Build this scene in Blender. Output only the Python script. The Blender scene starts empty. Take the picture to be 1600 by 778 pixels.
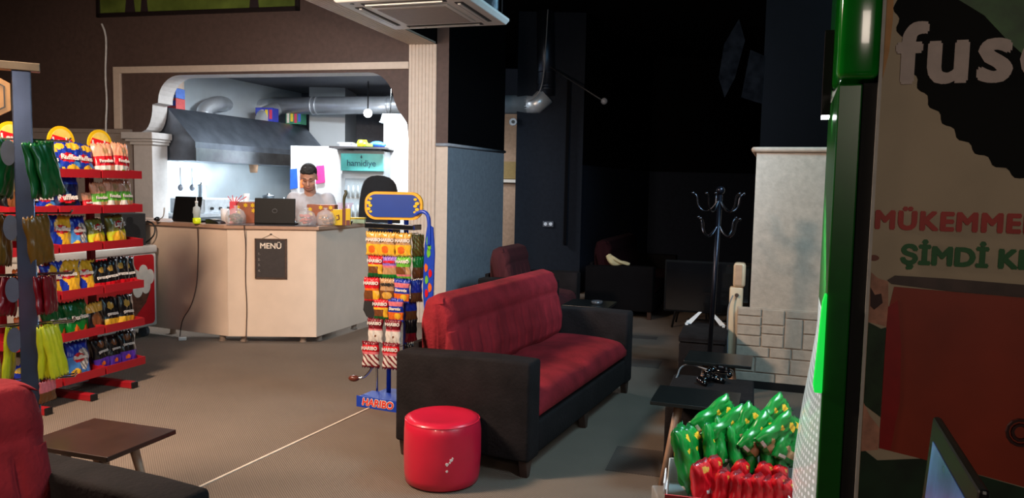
import bpy, bmesh, math, random
from mathutils import Vector, Matrix
from mathutils.geometry import tessellate_polygon
random.seed(7)
PI = math.pi
rad_ = math.radians
C = bpy.context.scene.collection
SC = bpy.context.scene

# ---------------------------------------------------------------- camera
pitch = math.atan(98/1200); roll = 0.02
cam_d = bpy.data.cameras.new('camera'); cam = bpy.data.objects.new('camera', cam_d); C.objects.link(cam)
cam_d.sensor_width = 36; cam_d.lens = 36*1200/1600; cam_d.clip_start = .05; cam_d.clip_end = 60
cam.matrix_world = Matrix.Translation((0,0,1.5)) @ Matrix.Rotation(PI/2-pitch,4,'X') @ Matrix.Rotation(roll,4,'Z')
SC.camera = cam
# ---------------------------------------------------------------- world, exposure, lights
w = bpy.data.worlds.new('world'); SC.world = w; w.use_nodes = True
w.node_tree.nodes['Background'].inputs[0].default_value = (.35,.42,.6,1)
w.node_tree.nodes['Background'].inputs[1].default_value = .012
SC.view_settings.view_transform = 'Standard'; SC.view_settings.look = 'None'
SC.view_settings.exposure = 0; SC.view_settings.gamma = 1; SC.view_settings.use_curve_mapping = False
def area(name, loc, to, size, power, col, size_y=None, spread=None):
    d = bpy.data.lights.new(name,'AREA'); d.energy = power; d.color = col; d.size = size
    if size_y: d.shape = 'RECTANGLE'; d.size_y = size_y
    if spread: d.spread = spread
    o = bpy.data.objects.new(name,d); C.objects.link(o); o.location = loc
    o.rotation_euler = (Vector(to)-Vector(loc)).to_track_quat('-Z','Y').to_euler(); return o
def spot(name, loc, to, power, col, angle=1.6, blend=.5, r=.05):
    d = bpy.data.lights.new(name,'SPOT'); d.energy = power; d.color = col; d.spot_size = angle; d.spot_blend = blend; d.shadow_soft_size = r
    o = bpy.data.objects.new(name,d); C.objects.link(o); o.location = loc
    o.rotation_euler = (Vector(to)-Vector(loc)).to_track_quat('-Z','Y').to_euler(); return o
def pointl(name, loc, power, col, r=.1):
    d = bpy.data.lights.new(name,'POINT'); d.energy = power; d.color = col; d.shadow_soft_size = r
    o = bpy.data.objects.new(name,d); C.objects.link(o); o.location = loc; return o
WARM = (1,.75,.57); COOL = (.72,.88,1)
area('hall_ceiling_lamp', (-2.6,3.15,2.85), (-1.4,4.9,0), .55, 215, WARM)
spot('hall_front_lamp', (-1.4,-.4,2.4), (-2.2,6,.9), 270, WARM, rad_(57), .5, .12)  # unseen front light, its cone shaped to miss the cooler
area('dark_room_fill', (2.3,3.6,3.7), (.9,5.2,0), 1.0, 84, (.42,.80,1))  # added unseen cool fill for the right floor and the divider
spot('divider_fill_spot', (1.9,2.9,3.3), (-.2,8.2,.7), 520, (.60,.80,1), rad_(48), .6, .3)  # added unseen spot, aimed to brighten the grey divider
area('kitchen_lamp', (-2.4,9.6,2.92), (-2.4,9.6,0), .7, 120, (.88,.95,1))
area('counter_lamp', (-2.2,6.9,2.9), (-2.1,7.9,1.3), .25, 20, (.95,.96,1))  # added unseen fill aimed at the man
area('hood_lamp', (-3.95,9.9,1.77), (-4.5,9.9,.9), .7, 60, (.82,.93,1))
area('hood_far_fill', (-3.45,11.2,1.77), (-4.1,11.3,.9), .7, 16, (.82,.93,1))  # added to brighten the far stretch of kitchen wall, no fitting
area('wall_wash_lamp', (-1.5,9.75,2.25), (-1.5,10.3,1.2), .3, 30, (.9,.96,1), .1)
area('back_passage_lamp', (-.2,11.4,2.3), (0,12.5,1.4), .4, 3.5, (1,.85,.7))
area('cooler_front_light', (.92,2.33,1.38), (-.1,3.6,.2), .3, 22, COOL, .4)
area('cooler_side_fill', (.3,-1.5,2.2), (1.3,3,1.2), .6, 14, (1,.84,.70))  # added unseen warm fill on the printed side of the cooler

# ---------------------------------------------------------------- materials
def lin(c):
    c /= 255; return c/12.92 if c <= .04045 else ((c+.055)/1.055)**2.4
MATS = {}
def M(name, rgb, rough=.6, metal=0, noise=.12, scale=20, bump=0, bscale=80, emit=0, coat=0, sheen=0, alpha=1, trans=0, spec=.5):
    if name in MATS: return MATS[name]
    m = bpy.data.materials.new(name); m.use_nodes = True; nt = m.node_tree; N = nt.nodes; L = nt.links
    b = N['Principled BSDF']; col = tuple(lin(c) for c in rgb)
    tc = N.new('ShaderNodeTexCoord'); nz = N.new('ShaderNodeTexNoise'); nz.inputs['Scale'].default_value = scale; nz.inputs['Detail'].default_value = 4
    L.new(tc.outputs['Object'], nz.inputs['Vector'])
    r = N.new('ShaderNodeValToRGB'); r.color_ramp.elements[0].position = .3; r.color_ramp.elements[1].position = .7
    r.color_ramp.elements[0].color = tuple(max(0,c*(1-noise)) for c in col)+(1,); r.color_ramp.elements[1].color = tuple(min(1,c*(1+noise)) for c in col)+(1,)
    L.new(nz.outputs['Fac'], r.inputs[0]); L.new(r.outputs[0], b.inputs['Base Color'])
    b.inputs['Roughness'].default_value = rough; b.inputs['Metallic'].default_value = metal; b.inputs['Specular IOR Level'].default_value = spec
    if coat: b.inputs['Coat Weight'].default_value = coat
    if sheen: b.inputs['Sheen Weight'].default_value = sheen
    if alpha < 1: b.inputs['Alpha'].default_value = alpha
    if trans: b.inputs['Transmission Weight'].default_value = trans
    if bump:
        n2 = N.new('ShaderNodeTexNoise'); n2.inputs['Scale'].default_value = bscale; L.new(tc.outputs['Object'], n2.inputs['Vector'])
        bp = N.new('ShaderNodeBump'); bp.inputs['Strength'].default_value = bump; bp.inputs['Distance'].default_value = .01
        L.new(n2.outputs['Fac'], bp.inputs['Height']); L.new(bp.outputs[0], b.inputs['Normal'])
    if emit:
        L.new(r.outputs[0], b.inputs['Emission Color']); b.inputs['Emission Strength'].default_value = emit
    MATS[name] = m; return m
brown = M('brown_paint',(84,66,60),.7,bump=.1)
black_wall = M('black_paint',(6,6,9),.95,bump=.1,spec=.1)
navy = M('navy_paint',(36,42,54),.9,bump=.1,spec=.15)
greyblue = M('grey_blue_paint',(148,156,166),.7,bump=.15,bscale=40)
cream = M('cream_paint',(205,188,172),.55,noise=.05)
dado = M('taupe_panel',(150,138,130),.6,noise=.06)
taupe = M('taupe_wall',(190,172,156),.75,bump=.2,bscale=50)
white = M('white_plastic',(225,225,222),.4,noise=.03)
stucco = M('white_stucco',(196,192,190),.7,noise=.05)
laminate = M('cream_laminate',(222,200,180),.45,noise=.04,scale=6)
steel = M('brushed_steel',(150,156,162),.32,1,noise=.15,scale=8,bump=.05)
steel_dark = M('dark_steel',(124,132,144),.36,.9,noise=.2,scale=6)
chrome = M('chrome',(200,205,210),.15,1,noise=.05)
black = M('black_plastic',(16,16,18),.4,noise=.1)
gloss_black = M('gloss_black',(10,10,12),.12,noise=.1,coat=.5)
velour_red = M('red_velour',(128,30,38),.9,noise=.28,scale=7,bump=.35,bscale=60,spec=.2)
velour_blk = M('black_velour',(24,20,21),.9,noise=.35,scale=8,bump=.35,bscale=60,spec=.2)
seam_red = M('dark_red_seam',(110,18,26),.9)
vinyl_red = M('red_vinyl',(196,26,54),.32,noise=.08,scale=5,bump=.05,bscale=15,coat=.2)
chip_white = M('chipped_vinyl',(225,205,200),.7)
wood_dark = M('dark_wood',(62,42,34),.5,noise=.3,scale=14)
wood_top = M('walnut_top',(46,29,24),.3,noise=.25,scale=10)
wood_leg = M('beech_leg',(160,122,96),.5,noise=.15)
black_top = M('black_table_top',(18,23,24),.3,noise=.2)
rack_red = M('red_enamel',(150,22,32),.4,noise=.06)
post_m = M('post_lacquer_reflection',(92,106,136),.2,.75,noise=.08)  # bluish tone is a reflection put into the base colour
green_enamel = M('green_enamel',(8,92,20),.3,noise=.08)
green_gloss = M('green_gloss',(14,130,30),.15,noise=.1,coat=.6)
green_lit = M('lit_green_plastic',(30,235,80),.3,emit=.7,noise=.05)
yellow = M('yellow_print',(218,176,18),.4,noise=.05)
blue_en = M('blue_enamel',(22,60,168),.35,noise=.06)
red_print = M('red_print',(216,24,34),.4,noise=.05)
white_print = M('white_print',(214,208,202),.4,noise=.03)
freezer_white = M('freezer_white',(214,208,200),.35,noise=.03)
skin = M('skin',(206,152,128),.55,noise=.05)
hair_m = M('dark_hair',(26,20,18),.7,noise=.3,scale=60,bump=.5,bscale=150)
shirt = M('light_grey_cotton',(186,184,188),.85,noise=.05,bump=.2)
denim = M('dark_denim',(40,46,62),.9)
clear = M('clear_film',(235,240,240),.08,noise=.02,alpha=.28,coat=.5)
lamp_glow = M('lit_lamp',(255,255,255),.5,emit=14,noise=0)
lamp_soft = M('lit_lamp_shade',(225,238,245),.5,emit=.9,noise=0)

# ---------------------------------------------------------------- mesh helpers
def NB(): return bmesh.new()
def setmi(faces, mi):
    for f in faces: f.material_index = mi
def box(bm, c, s, rz=0, mi=0, rot=None):
    n0 = len(bm.faces)
    Mx = Matrix.Translation(c) @ (rot if rot else Matrix.Rotation(rz,4,'Z')) @ Matrix.Diagonal((s[0],s[1],s[2],1))
    bmesh.ops.create_cube(bm, size=1, matrix=Mx); bm.faces.ensure_lookup_table(); setmi(bm.faces[n0:], mi); return bm
def bx(bm, x0,x1,y0,y1,z0,z1, mi=0): return box(bm, ((x0+x1)/2,(y0+y1)/2,(z0+z1)/2), (abs(x1-x0),abs(y1-y0),abs(z1-z0)), mi=mi)
def cone(bm, p0, p1, r0, r1=None, seg=16, mi=0, caps=True):
    r1 = r0 if r1 is None else r1; p0 = Vector(p0); p1 = Vector(p1); d = p1-p0; n0 = len(bm.faces)
    Mx = Matrix.Translation((p0+p1)/2) @ d.to_track_quat('Z','Y').to_matrix().to_4x4()
    bmesh.ops.create_cone(bm, cap_ends=caps, segments=seg, radius1=r0, radius2=r1, depth=d.length, matrix=Mx)
    bm.faces.ensure_lookup_table(); setmi(bm.faces[n0:], mi); return bm
def ball(bm, c, r, s=(1,1,1), rot=None, u=20, v=14, mi=0):
    n0 = len(bm.faces)
    Mx = Matrix.Translation(c) @ (rot or Matrix.Identity(4)) @ Matrix.Diagonal((s[0],s[1],s[2],1))
    bmesh.ops.create_uvsphere(bm, u_segments=u, v_segments=v, radius=r, matrix=Mx)
    bm.faces.ensure_lookup_table(); setmi(bm.faces[n0:], mi); return bm
def tube(bm, pts, r, seg=8, mi=0, smooth_n=0, closed=False):
    pts = [Vector(p) for p in pts]
    for _ in range(smooth_n):
        q = [pts[0]]
        for a,b in zip(pts,pts[1:]): q += [a*.75+b*.25, a*.25+b*.75]
        pts = q+[pts[-1]]
    if isinstance(r,(list,tuple)):
        rs = []
        for i in range(len(pts)):
            f = i/(len(pts)-1)*(len(r)-1); j = min(int(f),len(r)-2); rs.append(r[j]*(1-f+j)+r[j+1]*(f-j))
    else: rs = [r]*len(pts)
    rings = []; up = Vector((0,0,1)); prev = None
    for i,p in enumerate(pts):
        t = (pts[min(i+1,len(pts)-1)]-pts[max(i-1,0)]).normalized()
        if prev is None:
            a = t.cross(up if abs(t.z)<.9 else Vector((1,0,0))).normalized()
        else: a = (prev - t*prev.dot(t)).normalized()
        prev = a; b = t.cross(a)
        rings.append([bm.verts.new(p+(a*math.cos(2*PI*k/seg)+b*math.sin(2*PI*k/seg))*rs[i]) for k in range(seg)])
    for A,B in zip(rings,rings[1:]):
        for k in range(seg):
            f = bm.faces.new((A[k],A[(k+1)%seg],B[(k+1)%seg],B[k])); f.material_index = mi
    for R_ in (rings[0][::-1], rings[-1]):
        f = bm.faces.new(R_); f.material_index = mi
    return bm
def lathe(bm, prof, seg=28, mi=0, c=(0,0,0)):
    c = Vector(c); rings = []
    for r_,z in prof:
        rings.append([bm.verts.new(c+Vector((r_*math.cos(2*PI*k/seg), r_*math.sin(2*PI*k/seg), z))) for k in range(seg)])
    for A,B in zip(rings,rings[1:]):
        for k in range(seg):
            f = bm.faces.new((A[k],A[(k+1)%seg],B[(k+1)%seg],B[k])); f.material_index = mi
    for R_ in (rings[0][::-1], rings[-1]):
        f = bm.faces.new(R_); f.material_index = mi
    return bm
def prism(bm, poly, t0, t1, f, mi=0, mi_side=None):
    """poly: 2D outline (a,b); f(a,b,t) -> 3D point; solid between t0 and t1"""
    A = [bm.verts.new(f(a,b,t0)) for a,b in poly]; B = [bm.verts.new(f(a,b,t1)) for a,b in poly]; n = len(poly)
    tris = tessellate_polygon([[Vector((a,b,0)) for a,b in poly]])
    for t in tris:
        for V in (A,B):
            try: fc = bm.faces.new([V[i] for i in t]); fc.material_index = mi
            except ValueError: pass
    for i in range(n):
        fc = bm.faces.new((A[i],A[(i+1)%n],B[(i+1)%n],B[i])); fc.material_index = mi if mi_side is None else mi_side
    bmesh.ops.recalc_face_normals(bm, faces=bm.faces[:]); return bm
XZ = lambda y0=0: (lambda a,b,t: Vector((a,t,b)))
YZ = lambda a,b,t: Vector((t,a,b))
XY = lambda a,b,t: Vector((a,b,t))
def obj(name, bm, mats, parent=None, smooth=False, bevel=0, bseg=2, loc=None, rot=None):
    me = bpy.data.meshes.new(name)
    if smooth:
        for f in bm.faces: f.smooth = True
    bm.to_mesh(me); bm.free()
    for m in (mats if isinstance(mats,(list,tuple)) else [mats]): me.materials.append(m)
    o = bpy.data.objects.new(name, me); C.objects.link(o)
    if parent: o.parent = parent
    if loc is not None: o.location = loc
    if rot is not None: o.rotation_euler = rot
    if bevel:
        b = o.modifiers.new('bevel','BEVEL'); b.width = bevel; b.segments = bseg; b.limit_method = 'ANGLE'; b.angle_limit = .6
    if smooth and bevel:
        pass
    return o
def tag(o, label, cat, group=None):
    o['label'] = label; o['category'] = cat
    if group: o['group'] = group
    return o
def thing(name, label, cat, loc=(0,0,0), rz=0, group=None):
    o = bpy.data.objects.new(name, None); C.objects.link(o); o.location = loc; o.rotation_euler = (0,0,rz); o.empty_display_size = .1
    return tag(o, label, cat, group)
def struct(name, bm, m, parent=None, **k):
    o = obj(name, bm, m, parent, **k)
    if parent is None: o['kind'] = 'structure'
    return o
def copy_tree(o, parent=None):
    c = o.copy(); C.objects.link(c); c.parent = parent
    for ch in [x for x in o.children]: copy_tree(ch, c)
    return c
TXT = {}
def text_mesh(body, size, ext=.0015, bold=0, shear=0, mat=None, align='CENTER', spacing=1):
    bold0 = bold; key = (body,size,ext,bold,shear,mat.name,align,spacing)
    if key in TXT: return TXT[key]
    cu = bpy.data.curves.new('lettering','FONT'); cu.body = body; cu.size = size; cu.extrude = ext; cu.shear = shear
    cu.align_x = align; cu.resolution_u = 3; cu.space_character = spacing
    o = bpy.data.objects.new('lettering',cu); C.objects.link(o)
    dg = bpy.context.evaluated_depsgraph_get(); me = bpy.data.meshes.new_from_object(o.evaluated_get(dg))
    C.objects.unlink(o); bpy.data.objects.remove(o); me.materials.clear(); me.materials.append(mat)
    if bold:
        bmt = bmesh.new()
        for k in range(6):
            tm = me.copy(); tm.transform(Matrix.Translation((bold*math.cos(k*PI/3),bold*math.sin(k*PI/3),.00002*k))); bmt.from_mesh(tm); bpy.data.meshes.remove(tm)
        bmt.to_mesh(me); bmt.free()
    bold = bold0; TXT[key] = me; return me
def text(name, body, size, mat, parent, loc, rot=(PI/2,0,0), **k):
    o = bpy.data.objects.new(name, text_mesh(body,size,mat=mat,**k)); C.objects.link(o); o.parent = parent; o.location = loc; o.rotation_euler = rot; return o
ORD = ['leftmost','second','third','fourth','fifth','sixth','seventh','eighth','ninth','tenth','eleventh','twelfth']
rad = math.radians

# ================================================================ SETTING
# floor: woven carpet, a darker carpet square and painted shadow patches on the right
fm = bpy.data.materials.new('woven_carpet'); fm.use_nodes = True; nt = fm.node_tree; N = nt.nodes; L = nt.links; b = N['Principled BSDF']
tc = N.new('ShaderNodeTexCoord'); mp = N.new('ShaderNodeMapping'); mp.inputs['Rotation'].default_value = (0,0,rad(17)); L.new(tc.outputs['Object'], mp.inputs['Vector'])
w1 = N.new('ShaderNodeTexWave'); w1.inputs['Scale'].default_value = 42; w1.inputs['Distortion'].default_value = 0; w1.bands_direction = 'DIAGONAL'; L.new(mp.outputs[0], w1.inputs['Vector'])
mp2 = N.new('ShaderNodeMapping'); mp2.inputs['Rotation'].default_value = (0,0,rad(107)); L.new(tc.outputs['Object'], mp2.inputs['Vector'])
w2 = N.new('ShaderNodeTexWave'); w2.inputs['Scale'].default_value = 42; w2.bands_direction = 'DIAGONAL'; L.new(mp2.outputs[0], w2.inputs['Vector'])
mul = N.new('ShaderNodeMath'); mul.operation = 'MULTIPLY'; L.new(w1.outputs['Fac'], mul.inputs[0]); L.new(w2.outputs['Fac'], mul.inputs[1])
nz = N.new('ShaderNodeTexNoise'); nz.inputs['Scale'].default_value = 2.2; nz.inputs['Detail'].default_value = 6; L.new(tc.outputs['Object'], nz.inputs['Vector'])
mx = N.new('ShaderNodeMix'); mx.data_type = 'RGBA'; mx.inputs['A'].default_value = tuple(lin(c) for c in (108,95,84))+(1,); mx.inputs['B'].default_value = tuple(lin(c) for c in (156,139,124))+(1,)
L.new(mul.outputs[0], mx.inputs['Factor'])
mx2 = N.new('ShaderNodeMix'); mx2.data_type = 'RGBA'; mx2.blend_type = 'MULTIPLY'; mx2.inputs['Factor'].default_value = .25
L.new(mx.outputs['Result'], mx2.inputs['A']); L.new(nz.outputs['Fac'], mx2.inputs['B'])
L.new(mx2.outputs['Result'], b.inputs['Base Color']); b.inputs['Roughness'].default_value = .95; b.inputs['Specular IOR Level'].default_value = .2
bp = N.new('ShaderNodeBump'); bp.inputs['Strength'].default_value = .5; bp.inputs['Distance'].default_value = .006; L.new(mul.outputs[0], bp.inputs['Height']); L.new(bp.outputs[0], b.inputs['Normal'])
dm = fm.copy(); dm.name = 'woven_carpet_dark_and_shade'
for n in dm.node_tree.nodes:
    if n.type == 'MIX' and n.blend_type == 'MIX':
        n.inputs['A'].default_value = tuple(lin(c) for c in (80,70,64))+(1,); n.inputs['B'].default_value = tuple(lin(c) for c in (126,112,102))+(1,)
fb = NB(); bx(fb,-8,6,-2,16,-.1,0); flo = struct('floor', fb, [fm])
ci = NB(); bx(ci,-8,6,-2,16,3.9,4.0); struct('ceiling', ci, black_wall)
# one darker carpet square; the far patches are shadow painted as darker weave
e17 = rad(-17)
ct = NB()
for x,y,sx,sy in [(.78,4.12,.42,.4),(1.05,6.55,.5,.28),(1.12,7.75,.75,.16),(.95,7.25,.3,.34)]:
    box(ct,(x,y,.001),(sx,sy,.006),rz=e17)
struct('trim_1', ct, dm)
sm = NB(); p0 = Vector((-1.9,2.7,.002)); p1 = Vector((-.93,5.05,.002)); dd = (p1-p0); box(sm, (p0+p1)/2, (.014,dd.length,.006), rz=math.atan2(-dd.x,dd.y)); struct('trim_2', sm, M('seam_tape',(205,190,172),.8))

# arch wall (13 deg yaw) : local x runs right, local y into the kitchen
TH = rad(13); W0 = Vector((-.9683,8.3,0)); MW = Matrix.Translation(W0) @ Matrix.Rotation(-TH,4,'Z')
def wf(a,b,t): return MW @ Vector((a,t,b))
def arc(c, r, a0, a1, n): return [(c[0]+r[0]*math.cos(rad(a0+(a1-a0)*i/n)), c[1]+r[1]*math.sin(rad(a0+(a1-a0)*i/n))) for i in range(n+1)]
cut = [(-3.6,0),(-3.6,2.03),(-3.49,2.05)] + arc((-3.49,2.37),(.15,.32),-80,0,6)[1:] + [(-3.265,2.385)] + arc((-2.97,2.40),(.295,.30),176,90,8) + \
      arc((-.64,2.35),(.3,.348),90,8,8) + [(-.30,2.30),(-.19,2.15),(-.17,1.9),(-.17,0)]
polyw = [(-6.2,0)] + cut + [(-.02,0),(-.02,3.9),(-6.2,3.9)]
wb = NB(); prism(wb, polyw, 0, .26, wf, 0, 1)
struct('wall_kitchen_side', wb, [brown, stucco])
db = NB(); prism(db, [(-6.2,0),(-3.62,0),(-3.62,2.05),(-6.2,2.08)], -.02, 0, wf); prism(db, [(-6.2,2.05),(-3.62,2.03),(-3.62,2.075),(-6.2,2.1)], -.04, 0, wf); struct('trim_3', db, dado)
tb = NB(); prism(tb, [(-3.84,2.08),(-3.84,2.80),(-.17,2.80),(-.17,2.725),(-3.745,2.725),(-3.745,2.08)], -.035, 0, wf); struct('trim_4', tb, cream, bevel=.006)
# column with capital
cb = NB()
for a0,a1,z0,z1,pr_ in [(-3.59,-3.34,0,1.93,.02),(-3.62,-3.31,1.90,1.935,.05),(-3.66,-3.29,1.935,1.965,.08),(-3.69,-3.27,1.965,2.04,.11),(-3.62,-3.31,0,.12,.05)]:
    prism(cb, [(a0,z0),(a1,z0),(a1,z1),(a0,z1)], -pr_, .25, wf)
struct('trim_5', cb, stucco, bevel=.008)
# fluted pillar
pl = []
x = -.171
while x < .137-.001:
    pl += [(x,0),(x+.03,0),(x+.032,.007),(x+.036,.007)]; x += .0385
pl = [(min(a,.137),b_) for a,b_ in pl] + [(.137,0),(.137,.3),(-.171,.3)]
pb = NB(); prism(pb, pl, 0, 2.98, lambda a,b_,t: MW @ Vector((a,b_-.015,t))); struct('trim_6', pb, cream)
# beam with fluted soffit running towards the viewer
BD = Vector((-.2957,-.9553,0)); BN = Vector((.9553,-.2957,0))
def bmf(a,b_,t): return W0 + Vector((0,-.0,0)) + (MW.to_3x3() @ Vector((-.171,-.015,0))) + BN*a + BD*t + Vector((0,0,b_))
sp = []; x = 0
while x < .30: sp += [(x,2.98),(x+.03,2.98),(x+.032,2.987),(x+.037,2.987)]; x += .0385
sp = [(min(a,.305),b_) for a,b_ in sp]+[(.305,2.98),(.305,3.0),(0,3.0)]
bb = NB(); prism(bb, sp, 0, 9.5, bmf); struct('trim_7', bb, cream)
bb = NB(); prism(bb, [(0,3.0),(.305,3.0),(.305,3.9),(0,3.9)], 0, 9.5, bmf); struct('wall_beam', bb, black_wall)
# short return, then the grey divider going deep
rb = NB(); prism(rb, [(.137,0),(.27,0),(.27,1.915),(.137,1.915)], 0, .3, wf); struct('wall_return_lower', rb, cream)
rb = NB(); prism(rb, [(.137,1.915),(.27,1.915),(.27,3.9),(.137,3.9)], 0, .3, wf); struct('wall_return_upper', rb, brown)
D0 = wf(.27,0,0); DD = Vector((.2957,.9553,0)); DNn = Vector((-.9553,.2957,0))
def df(a,b_,t): return D0 + DD*a + DNn*t + Vector((0,0,b_))
rb = NB(); prism(rb, [(0.0,0),(1.95,0),(1.95,1.93),(0,1.91)], 0, .12, df); struct('wall_divider_lower', rb, greyblue)
rb = NB(); prism(rb, [(0.0,1.91),(1.95,1.93),(1.95,3.9),(0,3.9)], 0, .12, df); struct('wall_divider_upper', rb, black_wall)
rb = NB(); tube(rb, [wf(.14,1.925,-.01), wf(.28,1.925,-.012), df(1.95,1.945,-.01)], .018, 10); struct('trim_8', rb, greyblue, smooth=True)
# black partition beyond, side wall and far wall of the dark room
rb = NB(); bx(rb,.03,.96,10.8,10.92,0,3.9); struct('wall_partition', rb, M('dark_slate_paint',(28,32,40),.95,bump=.1,spec=.15))
rb = NB(); bx(rb,.72,.76,10.74,10.8,.7,3.0); struct('trim_9', rb, black_wall)
def slab(name, a, b_, z0, z1, th, m):
    a = Vector((a[0],a[1],0)); b_ = Vector((b_[0],b_[1],0)); d = b_-a; s = NB(); n = Vector((-d.y,d.x,0)).normalized()
    c = (a+b_)/2+n*th/2; box(s,(c.x,c.y,(z0+z1)/2),(d.length,th,z1-z0),rz=math.atan2(d.y,d.x)); return struct(name,s,m)
slab('wall_back_lower',(.97,10.95),(2.5,14.2),0,1.82,.1,navy); slab('wall_back_upper',(.97,10.95),(2.5,14.2),1.82,3.9,.1,black_wall)
slab('wall_far_lower',(2.5,14.2),(6,14.4),0,1.82,.1,navy); slab('wall_far_upper',(2.5,14.2),(6,14.4),1.82,3.9,.1,black_wall)
# kitchen shell
slab('wall_kitchen_left',(-4.75,9.2),(-3.5,12.75),0,2.95,.1,M('stainless_wall',(205,214,220),.35,.25,noise=.08,scale=3,bump=.04,bscale=6))
slab('wall_kitchen_back',(-3.7,12.75),(-.62,12.75),0,2.95,.1,M('kitchen_grey_paint',(92,98,110),.7))
slab('wall_passage_back',(-.6,12.7),(.6,12.7),0,2.95,.1,M('beige_door_paint',(176,150,130),.6))
kc = [wf(-4.3,0,.27), wf(.0,0,.27), df(1.9,0,.125), Vector((-.62,12.75,0)), Vector((-3.6,12.75,0)), Vector((-4.8,9.2,0))]
kb = NB(); prism(kb, [(p.x,p.y) for p in kc], 2.95, 3.05, XY); struct('ceiling_kitchen', kb, M('kitchen_ceiling_paint',(96,98,104),.9))
kb = NB(); bx(kb,-3.15,-2.6,11.9,12.75,0,2.95); struct('wall_kitchen_column', kb, M('pale_tile',(176,184,190),.4,noise=.03,scale=5))
# right lit wall block
RW = Vector((1.82,5.8,0)); RD = Vector((.945,-.327,0)).normalized(); RN = Vector((RD.y,-RD.x,0)) # RN points to viewer
RNb = -RN if RN.y > 0 else RN
def rf(a,b_,t): return RW + RD*a - RNb*t + Vector((0,0,b_))
rb = NB(); prism(rb, [(0,0),(3,0),(3,1.80),(0,1.80)], 0, 1.6, rf); struct('wall_right_lower', rb, taupe)
rb = NB(); prism(rb, [(0.02,1.80),(3,1.80),(3,3.9),(.02,3.9)], 0.01, 1.6, rf); struct('wall_right_upper', rb, black_wall)
rb = NB(); tube(rb, [rf(-.02,1.81,1.4),rf(-.02,1.81,.0), rf(0,1.81,-.012), rf(3,1.81,-.012)], .02, 10); struct('trim_10', rb, taupe, smooth=True)
# embossed stone panel
sb = NB()
prism(sb, [(-.09,0),(1.6,0),(1.6,.62),(-.09,.62)], -.012, 0, rf)
zr = [0,.12,.22,.34,.44,.53,.61]
rows = [(0.01,.12),(.13,.24),(.25,.36),(.37,.46),(.47,.53),(.54,.61)]
cells = []
base_cells = [(-.085,.085,.56,.61),(-.085,.085,.49,.55),(-.085,.085,.41,.48),(-.085,.085,.33,.40),(.095,.25,.50,.61),(.095,.25,.43,.49),(.095,.25,.33,.42),(.26,.545,.56,.61),(.26,.38,.33,.55),(.39,.545,.45,.55),(.39,.545,.33,.44),
 (-.085,.15,.25,.32),(.16,.31,.25,.32),(.32,.545,.25,.32),(-.085,.05,.13,.24),(.06,.3,.13,.24),(.31,.545,.13,.24),(-.085,.2,.01,.12),(.21,.545,.01,.12)]
cells = [(x0+.64*k,x1+.64*k,z0,z1) for k in range(3) for x0,x1,z0,z1 in base_cells if x1+.64*k < 1.6]
for x0,x1,z0,z1 in cells: prism(sb, [(x0,z0),(x1,z0),(x1,z1),(x0,z1)], -.026, -.012, rf)
struct('trim_11', sb, M('embossed_stone',(184,166,150),.85,bump=.25,bscale=40), bevel=.005)
bl = NB(); prism(bl, [(-.1,0),(3,0),(3,.06),(-.1,.06)], -.03, -.026, rf); struct('baseboard_right', bl, black)
slab('wall_left',(-7.2,3),(-6.4,9.9),0,3.9,.1,brown)
# faint mural print on black wall
mu = tag(obj('wall_print', prism(prism(NB(),[(-.25,2.2),(-.18,2.35),(-.12,2.62),(-.17,2.78),(-.27,2.6),(-.3,2.35)],-.0,.0025,lambda a,b_,t: rf(a+.0,b_,-t+.01)),[(-.13,2.2),(.02,2.15),(.03,2.5),(-.08,2.55)],0,.0025,lambda a,b_,t: rf(a+.0,b_,-t+.01)), M('faded_print',(10,10,12),1,spec=0,noise=.5,scale=14)), 'faint grey faded print on the black wall above the taupe panel','wall print')
# ================================================================ SOFAS
def loft(bm, prof, xs, disp=None, mi=0):
    rings = []
    for x in xs:
        rings.append([bm.verts.new((x, y+(disp(x,y,z)[0] if disp else 0), z+(disp(x,y,z)[1] if disp else 0))) for y,z in prof])
    n = len(prof)
    for A,B in zip(rings,rings[1:]):
        for k in range(n):
            f = bm.faces.new((A[k],A[(k+1)%n],B[(k+1)%n],B[k])); f.material_index = mi
    for R_ in (rings[0][::-1], rings[-1]):
        f = bm.faces.new(R_); f.material_index = mi
    bmesh.ops.recalc_face_normals(bm, faces=bm.faces[:])
def lerp_poly(pts, n):
    out = []
    for (a,b) in zip(pts, pts[1:]+pts[:1]):
        for i in range(n): t = i/n; out.append((a[0]*(1-t)+b[0]*t, a[1]*(1-t)+b[1]*t))
    return out
def chaikin(pts, k=2):
    for _ in range(k):
        q = []
        for a,b in zip(pts, pts[1:]+pts[:1]): q += [(a[0]*.75+b[0]*.25,a[1]*.75+b[1]*.25),(a[0]*.25+b[0]*.75,a[1]*.25+b[1]*.75)]
        pts = q
    return pts
def rough(o, s=.004):
    pass
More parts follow.
